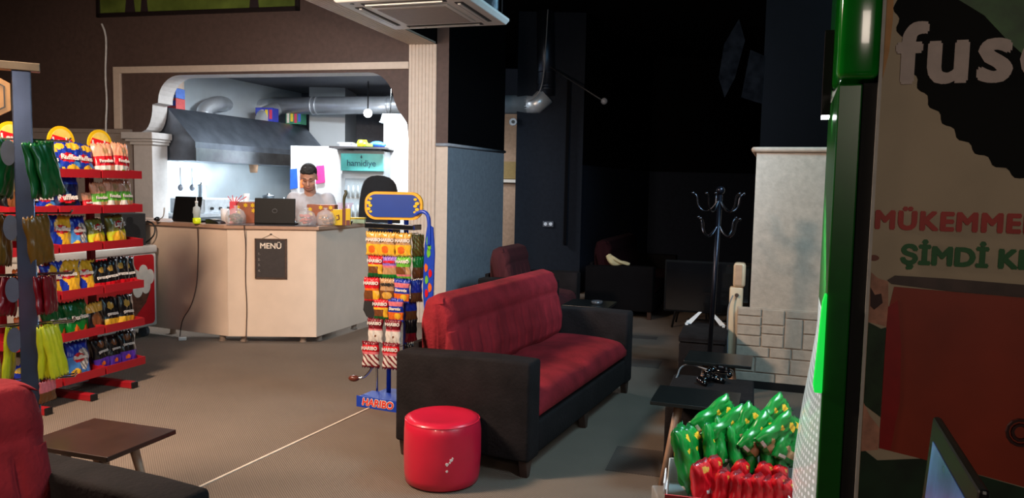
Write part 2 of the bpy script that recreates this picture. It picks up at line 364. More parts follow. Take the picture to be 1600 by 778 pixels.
def make_sofa(label, loc, rz, L_=1.95, group=None, arm_m=velour_blk, red=velour_red, legs_mid=True):
    t = thing('sofa', label, 'sofa', loc, rz, group); h = L_/2; aw = .155
    b = NB(); bx(b,-h+aw,h-aw,-.395,.36,.10,.27); obj('seat_base', b, arm_m, t, bevel=.015, smooth=True)
    for s in (-1,1):
        b = NB(); bx(b, s*h, s*(h-aw), -.4,.4,.09,.6)
        bmesh.ops.subdivide_edges(b, edges=b.edges[:], cuts=3, use_grid_fill=True)
        for v in b.verts:
            if abs(v.co.z-.6)<1e-4: v.co.z += .012*math.sin((v.co.y+.4)*4+1)
        obj('armrest', b, arm_m, t, bevel=.018, smooth=True)
    # seat cushion: rounded slab, softly sagging
    prof = chaikin([(-.40,.25),(.18,.25),(.18,.42),(-.02,.435),(-.3,.43),(-.40,.40)],2)
    n = 40; xs = [-h+aw+.004+(L_-2*aw-.008)*i/n for i in range(n+1)]
    def dsp(x,y,z):
        e = abs(x)/(h-aw); d = .018*math.sin(9*x+3*y)*.5-.012*math.exp(-((x/.012)**2))
        return (0, (d if z>.36 else 0) - (.03*max(0,e-.93)/.07 if z>.36 else 0))
    b = NB(); loft(b, prof, xs, dsp); obj('seat', b, red, t, smooth=True)
    # backrest with vertical channels under a rolled top
    base = lerp_poly([(.14,.38),(.09,.46),(.085,.56),(.115,.68),(.125,.72),(.13,.80),(.17,.875),(.25,.895),(.32,.86),(.345,.76),(.34,.60),(.33,.38)],3)
    base = chaikin(base,1)
    n = 120; xs = [-h+aw-.02+(L_-2*aw+.04)*i/n for i in range(n+1)]
    def dsb(x,y,z):
        e = max(0,(abs(x)-(h-aw-.06))/.08); dy = 0; dz = 0
        if y < .16 and z < .72:
            ph = (x+.02*math.sin((z-.4)*7))/.125; g = abs((ph%1)-.5)*2
            dy += .022*max(0,(g-.72)/.28)**2*min(1,(.72-z)/.08)*min(1,max(0,(z-.42)/.05))
        if y < .15 and .71 < z < .76: dy += .008*(1-abs(z-.735)/.025)
        dz -= .035*e*e*(1 if z>.7 else 0); dy += (.03*e*e if y<.2 else -.03*e*e)
        return (dy,dz)
    b = NB(); loft(b, base, xs, dsb); bk = obj('backrest', b, red, t, smooth=True)
    fr = NB(); bx(fr,-h+aw,h-aw,.345,.385,.1,.62); obj('back_frame', fr, arm_m, t, bevel=.01)
    for s in (-1,1):
        for y in (-.36,.36):
            b = NB(); cx = s*(h-.06)
            q = [(-.045,.1),(.045,.1),(.022,0.0),(-.008,0.0)]; q = [(s*-a,b_) if True else 0 for a,b_ in q]
            prism(b, [(cx-a*s*s,b_) for a,b_ in q], y-.022, y+.022, XZ()); obj('leg', b, wood_dark, t, bevel=.004)
    if legs_mid:
        for y in (-.36,.36):
            b = NB(); prism(b, [(-.045,.1),(.045,.1),(.02,0),(-.012,0)], y-.022, y+.022, XZ()); obj('leg', b, wood_dark, t, bevel=.004)
    return t
AS = math.atan2(.91,.41)
make_sofa('red and black velour sofa in the middle behind the round red pouf', (.139,4.863,0), AS)
# neighbour at the lower left edge: only its far end is in view
a2 = rad(64)
d2 = Vector((math.cos(a2),math.sin(a2),0)); y2 = Vector((-math.sin(a2),math.cos(a2),0))
far_front = Vector((-.86,2.17,0)); o2 = far_front - d2*.975 + y2*.4
make_sofa('red and black velour sofa cut off at the lower left corner of the photo', tuple(o2), a2)
# armchair-sized one behind the grey divider and the long one in the dark room
shaded_red = M('shaded_red_velour',(66,14,20),.9,noise=.2,scale=7)  # red velour darkened in its colour to look shaded
a3 = rad(70); o3 = Vector((-.24,7.5,0)) + Vector((math.cos(a3),math.sin(a3),0))*.47 - Vector((-math.sin(a3),math.cos(a3),0))*.30
make_sofa('short red and black seat behind the big sofa beside the grey wall', tuple(o3), a3, L_=.95, legs_mid=False, red=shaded_red)
a4 = rad(70); o4 = Vector((.86,8.95,0)) + Vector((math.cos(a4),math.sin(a4),0))*.975 - Vector((-math.sin(a4),math.cos(a4),0))*.40
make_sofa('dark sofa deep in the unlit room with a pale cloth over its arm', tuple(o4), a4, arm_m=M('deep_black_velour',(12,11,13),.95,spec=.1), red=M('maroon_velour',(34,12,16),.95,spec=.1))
b = NB(); d4 = Vector((math.cos(a4),math.sin(a4),0)); n4 = Vector((-math.sin(a4),math.cos(a4),0))
c4 = o4 - d4*.86 + n4*.02
tube(b, [c4+Vector((-.13,0,.72)), c4+Vector((-.10,-.03,.66)), c4+Vector((-.06,-.02,.625)), c4+Vector((.04,0,.64)),c4+Vector((.12,-.02,.62))], [.035,.04,.035,.022,.016], 8, smooth_n=2)
tube(b, [c4+Vector((-.13,0,.72)), c4+Vector((-.07,-.05,.69)), c4+Vector((-.0,-.06,.65)), c4+Vector((.1,-.05,.62))], [.02,.022,.018,.012], 8, smooth_n=2)
tag(obj('folded_cloth', b, M('pale_cloth',(190,180,140),.8), smooth=True), 'small pale crumpled cloth draped on the armrest of the dark sofa', 'cloth')

# ================================================================ POUF
b = NB()
prof = [(.0,.0),(.165,.0),(.186,.012),(.193,.05),(.196,.15),(.195,.27),(.190,.318),(.176,.334),(.15,.338),(.1,.33),(.05,.326),(0.001,.325)]
lathe(b, [(max(r_,.001),z) for r_,z in prof], 48)
for v in b.verts:
    a = math.atan2(v.co.y,v.co.x); r_ = v.co.xy.length
    if r_ > .15 and .02<v.co.z<.3: k = 1+.012*math.sin(3*a+v.co.z*9)+.006*math.sin(7*a-v.co.z*20); v.co.x *= k; v.co.y *= k
pf = thing('pouf','round red vinyl pouf with chipped spots standing before the big sofa','pouf',(-.335,3.815,0))
obj('body', b, vinyl_red, pf, smooth=True)
b = NB(); tube(b, [(.187*math.cos(a*PI/20),.187*math.sin(a*PI/20),.322) for a in range(41)], .0045, 6); obj('piping', b, vinyl_red, pf, smooth=True)
for a,z,s in [(-78,.150,.008),(-72,.170,.007),(-74,.158,.004),(-70,.178,.004),(-78,.115,.005)]:
    b = NB(); rr = .1955; pts = [(s*(1+.5*random.random())*math.cos(k), s*(.6+.9*random.random())*math.sin(k)) for k in [i*PI/4 for i in range(8)]]
    prism(b, pts, 0, .003, lambda u,v_,t: Vector(((rr+t)*math.cos(rad(a)+u/rr),(rr+t)*math.sin(rad(a)+u/rr),z+v_))); obj('chipped_spot', b, chip_white, pf)

# ================================================================ SIDE TABLES
def side_table(label, loc, rz, top_m, sx=.42, sy=.37, h=.45, leg_m=wood_leg, group=None):
    t = thing('side_table', label, 'table', loc, rz, group)
    b = NB(); bx(b,-sx/2,sx/2,-sy/2,sy/2,h-.02,h); obj('tabletop', b, top_m, t, bevel=.003)
    for x in (-1,1):
        for y in (-1,1):
            b = NB(); cone(b, (x*(sx/2-.06),y*(sy/2-.05),0), (x*(sx/2-.13),y*(sy/2-.11),h-.02), .011,.02, 12); obj('leg', b, leg_m, t, smooth=True)
    return t
side_table('walnut topped side table with splayed legs beside the lower left sofa', (-1.665,3.06,0), rad(-18), wood_top, .44,.36)
side_table('black topped side table with splayed pale leg nearest the crisp bags', (.955,3.84,0), rad(-19), black_top, .42,.34)
side_table('black topped side table between the coat stand and the game controllers', (1.315,4.76,0), rad(-19), black_top, .40,.33)
side_table('black side table behind the far arm of the big sofa', (.72,6.95,0), rad(-19), black_top, .42,.42, leg_m=black)
side_table('black side table in the dark room by the far wall', (2.0,8.4,0), rad(-19), black_top, .5,.45, leg_m=black)
def ashtray(label, x, y, z):
    b = NB(); lathe(b, [(.03,0),(.05,.003),(.055,.03),(.05,.03),(.044,.01),(.001,.008)], 20, c=(x,y,z)); tag(obj('ashtray', b, M('smoked_glass',(60,64,70),.05,noise=0,coat=1), smooth=True), label, 'ashtray')
ashtray('small shiny ashtray on the table behind the far sofa arm', .78,6.9,.451)
b = NB(); box(b,(2.02,8.3,.457),(.11,.03,.012),rz=.1); tag(obj('remote_control', b, M('silver_plastic',(200,204,210),.3), bevel=.003), 'small silver remote on the table in the dark room', 'remote control')

# ================================================================ BLACK BENCHES, TELEVISION, CONTROLLERS
def bench(name, label, x, y, L_, W_, h):
    t = thing(name, label, 'bench', (x,y,0), rad(-17.2))
    b = NB(); bx(b,0,W_,0,L_,.03,h-.05); obj('body', b, velour_blk, t, bevel=.02, smooth=True)
    b = NB(); bx(b,-.004,W_+.004,-.004,L_+.004,h-.05,h); bmesh.ops.subdivide_edges(b, edges=b.edges[:], cuts=4, use_grid_fill=True); obj('cushion', b, velour_blk, t, bevel=.02, smooth=True)
    for i in (0.05,W_-.05):
        for j in (.05,L_-.05): b = NB(); cone(b,(i,j,0),(i,j,.03),.02,.025,12); obj('foot', b, black, t)
    return t
bench('upholstered_bench', 'long low black bench carrying the game controllers', .835,4.03, .52,.45,.40)
bench('media_bench', 'black bench holding the television behind the coat stand', 1.235,5.55, .8,.33,.44)
def controller(label, x, y, z, rz):
    t = thing('game_controller', label, 'game controller', (x,y,z), rz)
    b = NB(); ball(b,(0,0,.022),.05,(1.1,.55,.35)); ball(b,(-.052,-.01,.022),.026,(1,1.1,.8)); ball(b,(.052,-.01,.022),.026,(1,1.1,.8))
    cone(b,(-.055,-.01,.02),(-.07,-.07,.012),.022,.013); cone(b,(.055,-.01,.02),(.07,-.07,.012),.022,.013); obj('body', b, gloss_black, t, smooth=True)
    for s in (-1,1):
        b = NB(); cone(b,(s*.022,-.012,.03),(s*.022,-.012,.05),.005,.005,8); cone(b,(s*.022,-.012,.05),(s*.022,-.012,.055),.011,.010,12); obj('thumbstick', b, gloss_black, t)
    b = NB(); box(b,(0,.012,.042),(.045,.022,.003)); obj('touchpad', b, M('grey_plastic',(90,92,98),.2), t, bevel=.001)
    return t
controller('glossy black game controller at the middle of the low bench', 1.13,4.33,.402, .5)
controller('glossy black game controller nearer the coat stand on the low bench', 1.27,4.53,.402, -.6)
b = NB(); tube(b,[(1.22,4.58,.41),(1.12,4.72,.42),(1.05,4.66,.41),(.99,4.45,.405),(.955,4.40,.38),(.945,4.36,.2),(.93,4.30,.02)],.005,6,smooth_n=2); tag(obj('controller_cable', b, M('grey_cable',(120,122,126),.5), smooth=True),'thin grey cable trailing over the edge of the low bench','cable')
tv = thing('television','dark flat television on splayed pale feet on the rear bench','television',(1.545,6.02,.44), rad(-17))
b = NB(); bx(b,-.33,.33,-.018,.018,.09,.50); obj('frame', b, M('tv_black',(8,8,9),.8,spec=.1), tv, bevel=.006)
b = NB(); bx(b,-.315,.315,-.022,-.019,.105,.485); obj('screen', b, gloss_black, tv)
for s in (-1,1):
    b = NB(); prism(b, [(s*.03-.0,.10),(s*.055,.10),(s*.16,0.0),(s*.11,0.0)], -.022,-.006, XZ()); 
    box(b,(s*.14,0,.006),(.02,.18,.012)); obj('foot', b, M('pale_metal',(225,225,225),.35,noise=.02), tv)
# coat stand
cs = thing('coat_stand','slim dark coat stand with curved hooks in front of the rear bench','coat stand',(1.385,5.28,0))
b = NB(); cone(b,(0,0,.06),(.035,0,1.47),.017,.017,14); ball(b,(.035,0,1.5),.03); cone(b,(.0,0,.0),(.0,0,.1),.035,.03,14); obj('pole', b, M('dark_metal',(32,33,42),.3,.8), cs, smooth=True)
for k in range(4):
    a = k*PI/2+.3; b = NB(); tube(b,[(0,0,.14),(.08*math.cos(a),.08*math.sin(a),.10),(.17*math.cos(a),.17*math.sin(a),.008)],.012,8,smooth_n=1); obj('foot', b, M('dark_metal',(32,33,42),.3,.8), cs, smooth=True)
for z,n0,off in ((1.44,5,.2),(1.27,4,.6)):
    for k in range(n0):
        a = off+k*2*PI/n0; c,s = math.cos(a),math.sin(a); b = NB()
        tube(b,[(.03,0,z),(.03+.05*c,.05*s,z-.07),(.03+.10*c,.10*s,z-.09),(.03+.145*c,.145*s,z-.05),(.03+.15*c,.15*s,z+.02),(.03+.18*c,.18*s,z+.04)],.006,6,smooth_n=2); ball(b,(.03+.18*c,.18*s,z+.04),.011,u=8,v=6); obj('hook', b, M('hook_metal',(64,66,74),.25,1), cs, smooth=True)
# cream heater beside the wall corner
ht = thing('water_dispenser','cream upright appliance with a round knob wedged beside the taupe wall','appliance',(1.735,5.86,0),rad(-18))
b = NB(); bx(b,-.055,.045,0,.16,.02,.76); obj('body', b, M('cream_plastic',(216,190,158),.4,noise=.04), ht, bevel=.012, smooth=True)
b = NB(); cone(b,(-.0,0,.70),(-.0,-.02,.70),.016,.013,16); obj('knob', b, M('brown_knob',(80,60,50),.4), ht)
b = NB(); bx(b,-.05,.04,.02,.15,0,.02); obj('foot', b, black, ht)
kx = thing('small_box','cream rounded box standing on top of the cream upright appliance','box',(1.745,5.85,.76),rad(-18))
b = NB(); bx(b,-.045,.045,.0,.15,.0,.185); obj('body', b, M('cream_plastic',(216,190,158),.4), kx, bevel=.02, smooth=True)
b = NB(); bx(b,-.03,.02,-.004,.0,.02,.175); obj('front_panel', b, M('tan_plastic',(190,150,120),.5), kx)
b = NB(); tube(b,[(1.70,5.84,.70),(1.665,5.83,.62),(1.66,5.82,.5),(1.672,5.82,.3),(1.67,5.82,.01)],.005,6,smooth_n=2); tag(obj('power_cable', b, M('grey_cable',(120,122,126),.5), smooth=True),'thin pale cable hanging beside the cream upright appliance','cable')
# ================================================================ COUNTER
cn = thing('service_counter','cream laminate angled service counter with wooden legs under the arch','counter')
cp = [(-4.35,7.80),(-2.62,7.035),(-1.81,7.075),(-1.50,8.0)]
def offset_in(p, d):   # shift away from viewer
    return p
panels = [(cp[0],cp[1]),(cp[1],cp[2]),(cp[2],cp[3])]
lam_side = M('cream_laminate_wing',(214,190,172),.45,noise=.04,scale=6)
for i,(a,b_) in enumerate(panels):
    a = Vector(a+(0,)); c_ = Vector(b_+(0,)); d = (c_-a); n = Vector((-d.y,d.x,0)).normalized(); m_ = (a+c_)/2+n*.011
    b = NB(); box(b,(m_.x,m_.y,.56),(d.length-.004,.022,1.0),rz=math.atan2(d.y,d.x)); obj('front_panel', b, laminate, cn, bevel=.002)
# worktop ring
top = [(-4.37,7.76),(-2.63,7.0),(-1.78,7.05),(-1.46,8.02),(-2.02,8.05),(-2.22,7.62),(-2.72,7.62),(-4.2,8.25)]
b = NB(); prism(b, top, 1.062, 1.095, XY); obj('worktop', b, M('worktop_laminate',(176,140,118),.35,noise=.08), cn, bevel=.004)
b = NB(); prism(b, [(-2.61,6.998),(-1.80,7.045),(-1.80,7.3),(-2.61,7.3)], 1.093, 1.099, XY); obj('steel_strip', b, M('dark_worktop_insert',(88,86,90),.25,.3), cn)
for x,y in [(-2.50,7.12),(-2.70,7.12),(-1.95,7.14),(-1.82,7.22),(-1.62,7.85),(-3.3,7.42),(-4.1,7.8),(-2.3,7.5)]:
    b = NB(); cone(b,(x,y,0),(x,y,.066),.028,.028,16); cone(b,(x,y,0),(x,y,.01),.034,.034,16); obj('leg', b, M('grey_leg',(140,122,108),.4), cn)
b = NB(); bx(b,-3.0,-1.9,7.5,7.52,.3,1.0); obj('inner_shelf', b, M('inner_shelf_board',(120,110,104),.6), cn)  # plain board inside the counter
# menu board hung on the counter
def onfront(x,z,off=.0): # centre panel
    a = Vector((-2.62,7.035,0)); d = Vector((.81,.04,0)).normalized(); return a+d*(x)+Vector((d.y,-d.x,0))*off+Vector((0,0,z))
mn = thing('menu_board','dark framed menu board hanging by a string on the counter front','sign',tuple(onfront(.40,.55,.0)),math.atan2(.04,.81))
b = NB(); bx(b,-.14,.14,-.014,-.001,.06,.42); obj('board', b, M('slate_board',(48,42,42),.6,noise=.2,scale=30), mn)
b = NB()
for x0,x1,z0,z1 in [(-.145,-.132,.055,.425),(.132,.145,.055,.425),(-.145,.145,.055,.067),(-.145,.145,.413,.425)]: bx(b,x0,x1,-.02,-.001,z0,z1)
obj('frame', b, M('board_frame',(70,48,38),.5,noise=.4,scale=40), mn)
text('heading','MENÜ',.072,M('chalk_white',(228,215,200),.8),mn,(0,-.016,.335),bold=.0015)
for i in range(4): text('heading','%d.'%(i+1),.03,M('chalk_dim',(150,140,132),.8),mn,(-.105,-.016,.275-.052*i),bold=.0005)
b = NB(); tube(b,[(-.09,-.01,.42),(0,-.008,.465),(.09,-.01,.42)],.002,5); obj('string', b, M('string',(140,120,100),.9), mn)
b = NB(); box(b,(0,-.004,.466),(.02,.008,.012)); obj('nail', b, chrome, mn)
# cables down the front of the counter
def wingp(x,z,off=.012):
    a = Vector((-4.35,7.80,0)); d = Vector((1.73,-.765,0)); L_ = d.length; d.normalize(); return a+d*(L_-x)+Vector((d.y,-d.x,0))*off+Vector((0,0,z))
b = NB(); tube(b,[wingp(.33,1.10,.03),wingp(.33,1.06,.03),wingp(.34,.9),wingp(.35,.7),wingp(.36,.55),wingp(.40,.4),wingp(.46,.28),wingp(.55,.18),wingp(.58,.08),wingp(.57,.008,.03)],.005,6,smooth_n=2)
tag(obj('power_cable', b, M('dark_cable',(88,66,56),.6), smooth=True),'brown cable wandering down the left wing of the counter','cable')
b = NB(); tube(b,[onfront(.17,1.10,.05),onfront(.17,1.07,.045),onfront(.175,.9,.01),onfront(.165,.6,.01),onfront(.18,.35,.01),onfront(.17,.1,.01),onfront(.17,.01,.03)],.0045,6,smooth_n=2)
tag(obj('power_cable', b, M('dark_cable',(88,66,56),.6), smooth=True),'straight thin cable down the middle counter panel left of the menu','cable')
b = NB(); box(b,(-3.07,7.10,.015),(.07,.04,.03),rz=.4); tag(obj('power_socket', b, white, bevel=.006),'small white socket on the carpet below the counter','socket')

# ================================================================ ITEMS ON THE COUNTER
lap_m = M('laptop_black',(9,9,10),.55,spec=.25)
def laptop(label, loc, rz, w_=.37, h_=.245, tilt=.12, logo=True):
    t = thing('laptop', label, 'laptop', loc, rz)
    b = NB(); bx(b,-w_/2,w_/2,.02,.27,0,.018); obj('keyboard_base', b, lap_m, t, bevel=.004)
    b = NB(); bx(b,-w_/2,w_/2,-.006,.006,0,h_); l = obj('lid', b, lap_m, t, bevel=.006, loc=(0,.015,.012), rot=(tilt,0,0))
    b = NB(); bx(b,-w_/2+.015,w_/2-.015,.0065,.0075,.02,h_-.015); obj('screen', b, M('dim_screen',(70,90,120),.2), l)
    if logo:
        b = NB(); tube(b,[(.022*math.cos(a)*(1),-.0075,h_/2+.0+.018*math.sin(a)) for a in [i*PI/8 for i in range(17)]],.0022,5); obj('emblem', b, M('emblem_grey',(80,82,88),.3,.5), l)
    return t
laptop('black laptop seen from behind, standing beside the green bottle', (-3.15,7.36,1.096), rad(-26), .36,.235,-.2,False)
laptop('black laptop with small round emblem in the middle of the counter', (-2.205,7.10,1.099), rad(2), .375,.235,-.10)
bt = thing('bottle','small clear bottle with yellow green base beside the rear laptop','bottle',(-2.93,7.12,1.096))
b = NB(); lathe(b,[(.001,.055),(.03,.055),(.03,.09),(.036,.1),(.032,.15),(.012,.165),(.012,.19),(.001,.19)],18); obj('body', b, M('clear_glass',(225,235,235),.05,noise=0,alpha=.5,coat=1), bt, smooth=True)
b = NB(); lathe(b,[(.001,0),(.032,0),(.036,.01),(.036,.05),(.028,.055),(.001,.055)],18); obj('base', b, M('lime_liquid',(220,235,30),.3,emit=.1), bt, smooth=True)
b = NB(); cone(b,(0,0,.19),(0,0,.21),.013,.013,12); tube(b,[(0,0,.205),(0,0,.26)],.004,6); obj('pump', b, white, bt, smooth=True)
ms = thing('desk_phone','low black card terminal between the bottle and the cookie bag','terminal',(-2.80,7.20,1.096),rad(-20))
b = NB(); prism(b,[(-.06,0),(.1,0),(.08,.02),(-.02,.045),(-.06,.04)],-.05,.05,XZ()); obj('body', b, black, ms, bevel=.004)
b = NB(); bx(b,-.03,.05,-.03,.03,.036,.045); obj('screen', b, M('silver_plastic',(200,204,210),.3), ms)
b = NB(); tube(b,[(-3.22,7.1,1.24),(-3.25,7.15,1.15),(-3.36,7.3,1.12),(-3.5,7.42,1.115),(-3.62,7.42,1.11)],.006,6,smooth_n=2); tag(obj('power_cable', b, M('white_cable',(215,215,215),.5), smooth=True),'white cable lying at the left end of the counter','cable')
b = NB(); ball(b,(-3.37,7.28,1.122),.026,(1,1,.9)); cone(b,(-3.37,7.25,1.122),(-3.37,7.235,1.122),.016,.013,16); tag(obj('webcam', b, gloss_black, smooth=True),'small round black camera at the left end of the counter','camera')
def snack_bag(label, x, y, z, r_, hgt, fill_c, fn, top_puff=1.0):
    t = thing('cookie_bag', label, 'bag', (x,y,z))
    random.seed(int(abs(x)*1000))
    b = NB()
    for i in range(26):
        a = random.random()*2*PI; q = r_*.62*math.sqrt(random.random()); ball(b,(q*math.cos(a),q*math.sin(a),.02+random.random()*hgt*.45),.016,(1.3,1,.6),Matrix.Rotation(random.random()*3,4,'X'),8,6)
    obj(fn, b, M(fn+'_'+str(fill_c[0]),fill_c,.7,noise=.3,scale=60), t, smooth=True)
    b = NB(); lathe(b,[(.001,0),(r_*.9,.004),(r_,.03),(r_*1.02,hgt*.45),(r_*.8,hgt*.72),(r_*.35,hgt*.86),(r_*.12,hgt*.9),(r_*.3,hgt),(.001,hgt)],30)
    for v in b.verts:
        a = math.atan2(v.co.y,v.co.x); k = 1+.06*math.sin(5*a+v.co.z*30)+.04*math.sin(11*a-v.co.z*50); v.co.x *= k; v.co.y *= k
    obj('film', b, clear, t, smooth=True); return t
snack_bag('clear bag of brown nuts between the two laptops', -2.61,7.24,1.096,.088,.17,(110,74,50),'nuts')
snack_bag('clear bag of reddish sweets right of the middle laptop', -1.93,7.20,1.096,.085,.165,(190,80,66),'sweets')
snack_bag('clear bag of golden cookies beside the yellow dispenser', -1.77,7.27,1.096,.085,.165,(176,120,66),'cookies')
def flower_box(label, x, y, z, w_, h_, c=(150,84,56)):
    t = thing('patterned_box', label, 'box', (x,y,z))
    b = NB(); bx(b,-w_/2,w_/2,0,.14,0,h_); obj('carton', b, M('brown_carton',c,.6,noise=.15), t, bevel=.004)
    for i,(dx,dz) in enumerate([(-.38,.75),(.4,.6),(.0,.85),(.36,.85),(-.36,.5)]):
        b = NB(); r0 = .024; pts = [((r0*(1 if k%2 else .6))*math.cos(k*PI/6)+dx*w_, (r0*(1 if k%2 else .6))*math.sin(k*PI/6)+dz*h_) for k in range(12)]; prism(b, pts, -.003, -.0005, XZ()); obj('yellow_flower', b, yellow, t)
    return t
flower_box('brown carton with yellow flowers behind the bag of nuts', -2.58,7.42,1.096,.19,.20)
flower_box('brown carton with yellow flowers behind the two sweet bags', -1.86,7.44,1.096,.27,.19,(140,112,88))
# white plastic scraps / cups
for i,(x,y,z,r_,h_) in enumerate([(-2.72,7.5,1.096,.035,.24),(-2.64,7.62,1.06,.03,.28),(-2.82,7.52,1.096,.04,.13)]):
    b = NB(); lathe(b,[(.001,0),(r_*.8,0),(r_,h_),(r_*.92,h_),(r_*.74,.01),(.001,.01)],16,c=(x,y,1.096)); tag(obj('paper_cup_stack', b, M('cup_white',(235,235,238),.4), smooth=True), ['tall white cup stack behind the terminal','white cup stack behind the flowered carton','short white cup stack beside the bottle'][i],'cups')
b = NB()
for k in range(5): tube(b,[(-2.70+.01*k,7.40,1.29),(-2.74+.045*k,7.39,1.35+.01*(k%2))],.004,6)
bx(b,-2.72,-2.66,7.38,7.42,1.096,1.30); tag(obj('straw_holder', b, M('pink_red',(226,70,84),.5)),'white and red straw holder behind the bag of nuts','holder')
# yellow dispenser with spoon and straws
yd = thing('utensil_caddy','yellow utensil caddy holding pink straws and a dark spoon','caddy',(-1.63,7.36,1.096),rad(10))
b = NB(); bx(b,-.09,-.0,-.04,.04,0,.15); bx(b,.03,.075,-.04,.04,0,.16); obj('yellow_box', b, yellow, yd, bevel=.003)
b = NB(); bx(b,.0,.03,-.035,.035,0,.16); bx(b,.035,.07,-.043,-.04,0,.05); obj('dark_panel', b, M('maroon_print',(110,52,40),.5), yd)
b = NB(); tube(b,[(-.055,-.042,.05),(-.03,-.042,.06),(-.035,-.042,.1),(-.055,-.042,.09)],.006,6); obj('printed_figure', b, M('maroon_print',(110,52,40),.5), yd)
b = NB()
for k in range(12): tube(b,[(-.02+.007*k*.9,.0+.01*(k%3),.12),(-.045+.013*k,.0+.012*(k%3),.215)],.003,6)
obj('straws', b, M('pink_straw',(205,150,190),.5), yd)
b = NB(); tube(b,[(.015,0,.13),(.012,0,.24),(.02,0,.28),(.035,0,.305),(.03,0,.33),(.015,0,.325)],[.012,.012,.016,.014,.012,.008],8,smooth_n=1); obj('spoon', b, M('dark_spoon',(70,64,34),.4), yd, smooth=True)
tg = thing('food_tub','small yellow lidded tub at the right end of the counter','tub',(-1.56,7.75,1.096))
b = NB(); bx(b,-.07,.07,-.04,.04,0,.045); obj('tub', b, M('pale_tub',(200,205,160),.4), tg, bevel=.006)
b = NB(); bx(b,-.075,.075,-.045,.045,.045,.06); obj('lid', b, yellow, tg, bevel=.004)
b = NB(); lathe(b,[(.001,0),(.05,0),(.06,.03),(.055,.03),(.001,.012)],20,c=(-1.64,7.6,1.096)); tag(obj('bowl', b, black, smooth=True),'small black bowl beside the yellow lidded tub','bowl')

# ================================================================ KITCHEN FITTINGS
hd = thing('extractor_hood','large stainless extractor hood over the kitchen range','hood',(0,0,0))
hs = Vector((-4.12,9.3,0)); hdv = Vector((.342,.94,0)).normalized(); hn = Vector((hdv.y,-hdv.x,0))
def hf(a,b_,t): return hs + hdv*t + hn*a + Vector((0,0,b_))
b = NB(); prism(b, [(-.38,1.73),(.36,1.73),(.36,1.95),(-.05,2.36),(-.38,2.36)], 0, 2.75, hf); obj('canopy', b, steel_dark, hd)
b = NB(); prism(b, [(.361,1.725),(.375,1.725),(.375,1.88),(.361,1.88)], -.005, 2.76, hf); obj('front_band', b, steel, hd)
b = NB(); box(b, tuple(hf(.1,1.80,.9)), (.12,1.0,.02), rz=math.atan2(-hdv.x,hdv.y)); obj('strip_light', b, lamp_glow, hd)
zinc = M('duct_zinc',(196,202,210),.34,.55,noise=.1,scale=6)
dk = thing('ventilation_duct','silver ventilation duct running under the ceiling into the hood','duct')
de = Vector((.974,-.225,0)); q0 = Vector((.18,10.85,2.64))
b = NB(); e0 = q0-de*3.95; cone(b, q0-de*.0, e0, .13,.13,28)
for k in (.9,2.0,2.07,3.2,3.27): p_ = q0-de*k; cone(b,p_-de*.012,p_+de*.012,.137,.137,28)
obj('pipe', b, zinc, dk, smooth=True)
b = NB(); e1 = Vector((-4.15,10.35,2.36)); tube(b,[e0+de*.02,e0-de*.25+Vector((0,0,-.02)),e0-de*.6+Vector((0,-.2,-.03)),Vector((-4.05,10.6,2.56)),Vector((-4.15,10.4,2.45)),e1],[.125,.11,.105,.105,.1,.1],14,smooth_n=2); obj('elbow', b, zinc, dk, smooth=True)
b = NB(); pts = [e0+de*.1+Vector((0,-.05,-.05)),e0+Vector((.05,-.25,-.1)),e0+Vector((.0,-.42,-.17)),e0+Vector((-.0,-.50,-.32))]
tube(b,pts,[.1,.105,.1,.105,.1,.105],14,smooth_n=2); obj('branch', b, zinc, dk, smooth=True)
b = NB(); kx_ = q0+de*.12+Vector((.0,0,0)); tube(b,[q0-de*.02,kx_,kx_+Vector((.14,-.03,.13))],.13,24); obj('elbow', b, zinc, dk, smooth=True)
b = NB(); kz = kx_+Vector((.13,-.03,.12)); cone(b,kz,kz+Vector((-.03,0,1.15)),.12,.12,24)
for z in (.08,.12,.3): cone(b,kz+Vector((0,0,z)),kz+Vector((0,0,z+.02)),.128,.128,24)
obj('riser', b, M('dull_blue_steel',(70,78,92),.4,.9), dk, smooth=True)
b = NB(); tube(b,[(.42,10.6,3.89),(.40,10.6,3.3),(.37,10.6,2.85),(.27,10.62,2.70),(.18,10.64,2.66)],.008,6,smooth_n=2); tag(obj('hanging_cable', b, M('pale_cable',(120,122,126),.5), smooth=True),'thin cable dropping beside the vertical duct','cable')
b = NB(); tube(b,[(.22,11.0,3.35),(1.13,9.9,2.60)],.012,8); ball(b,(1.13,9.9,2.60),.04); cr = tag(obj('curtain_rod', b, M('rod_black',(30,30,34),.4), smooth=True),'dark slanting rod with round end knob right of the duct','rod')
b = NB(); ball(b,(1.135,9.88,2.60),.043); obj('end_knob', b, M('knob_white',(150,150,155),.4), cr, smooth=True)
# bulb
bu = thing('ceiling_bulb','glowing round bulb hanging under the kitchen duct','lamp',(-2.08,11.0,2.49))
b = NB(); ball(b,(0,0,0),.06); obj('bulb', b, lamp_glow, bu, smooth=True)
b = NB(); tube(b,[(0,0,.05),(0,.02,.45)],.01,6); obj('cord', b, black, bu)
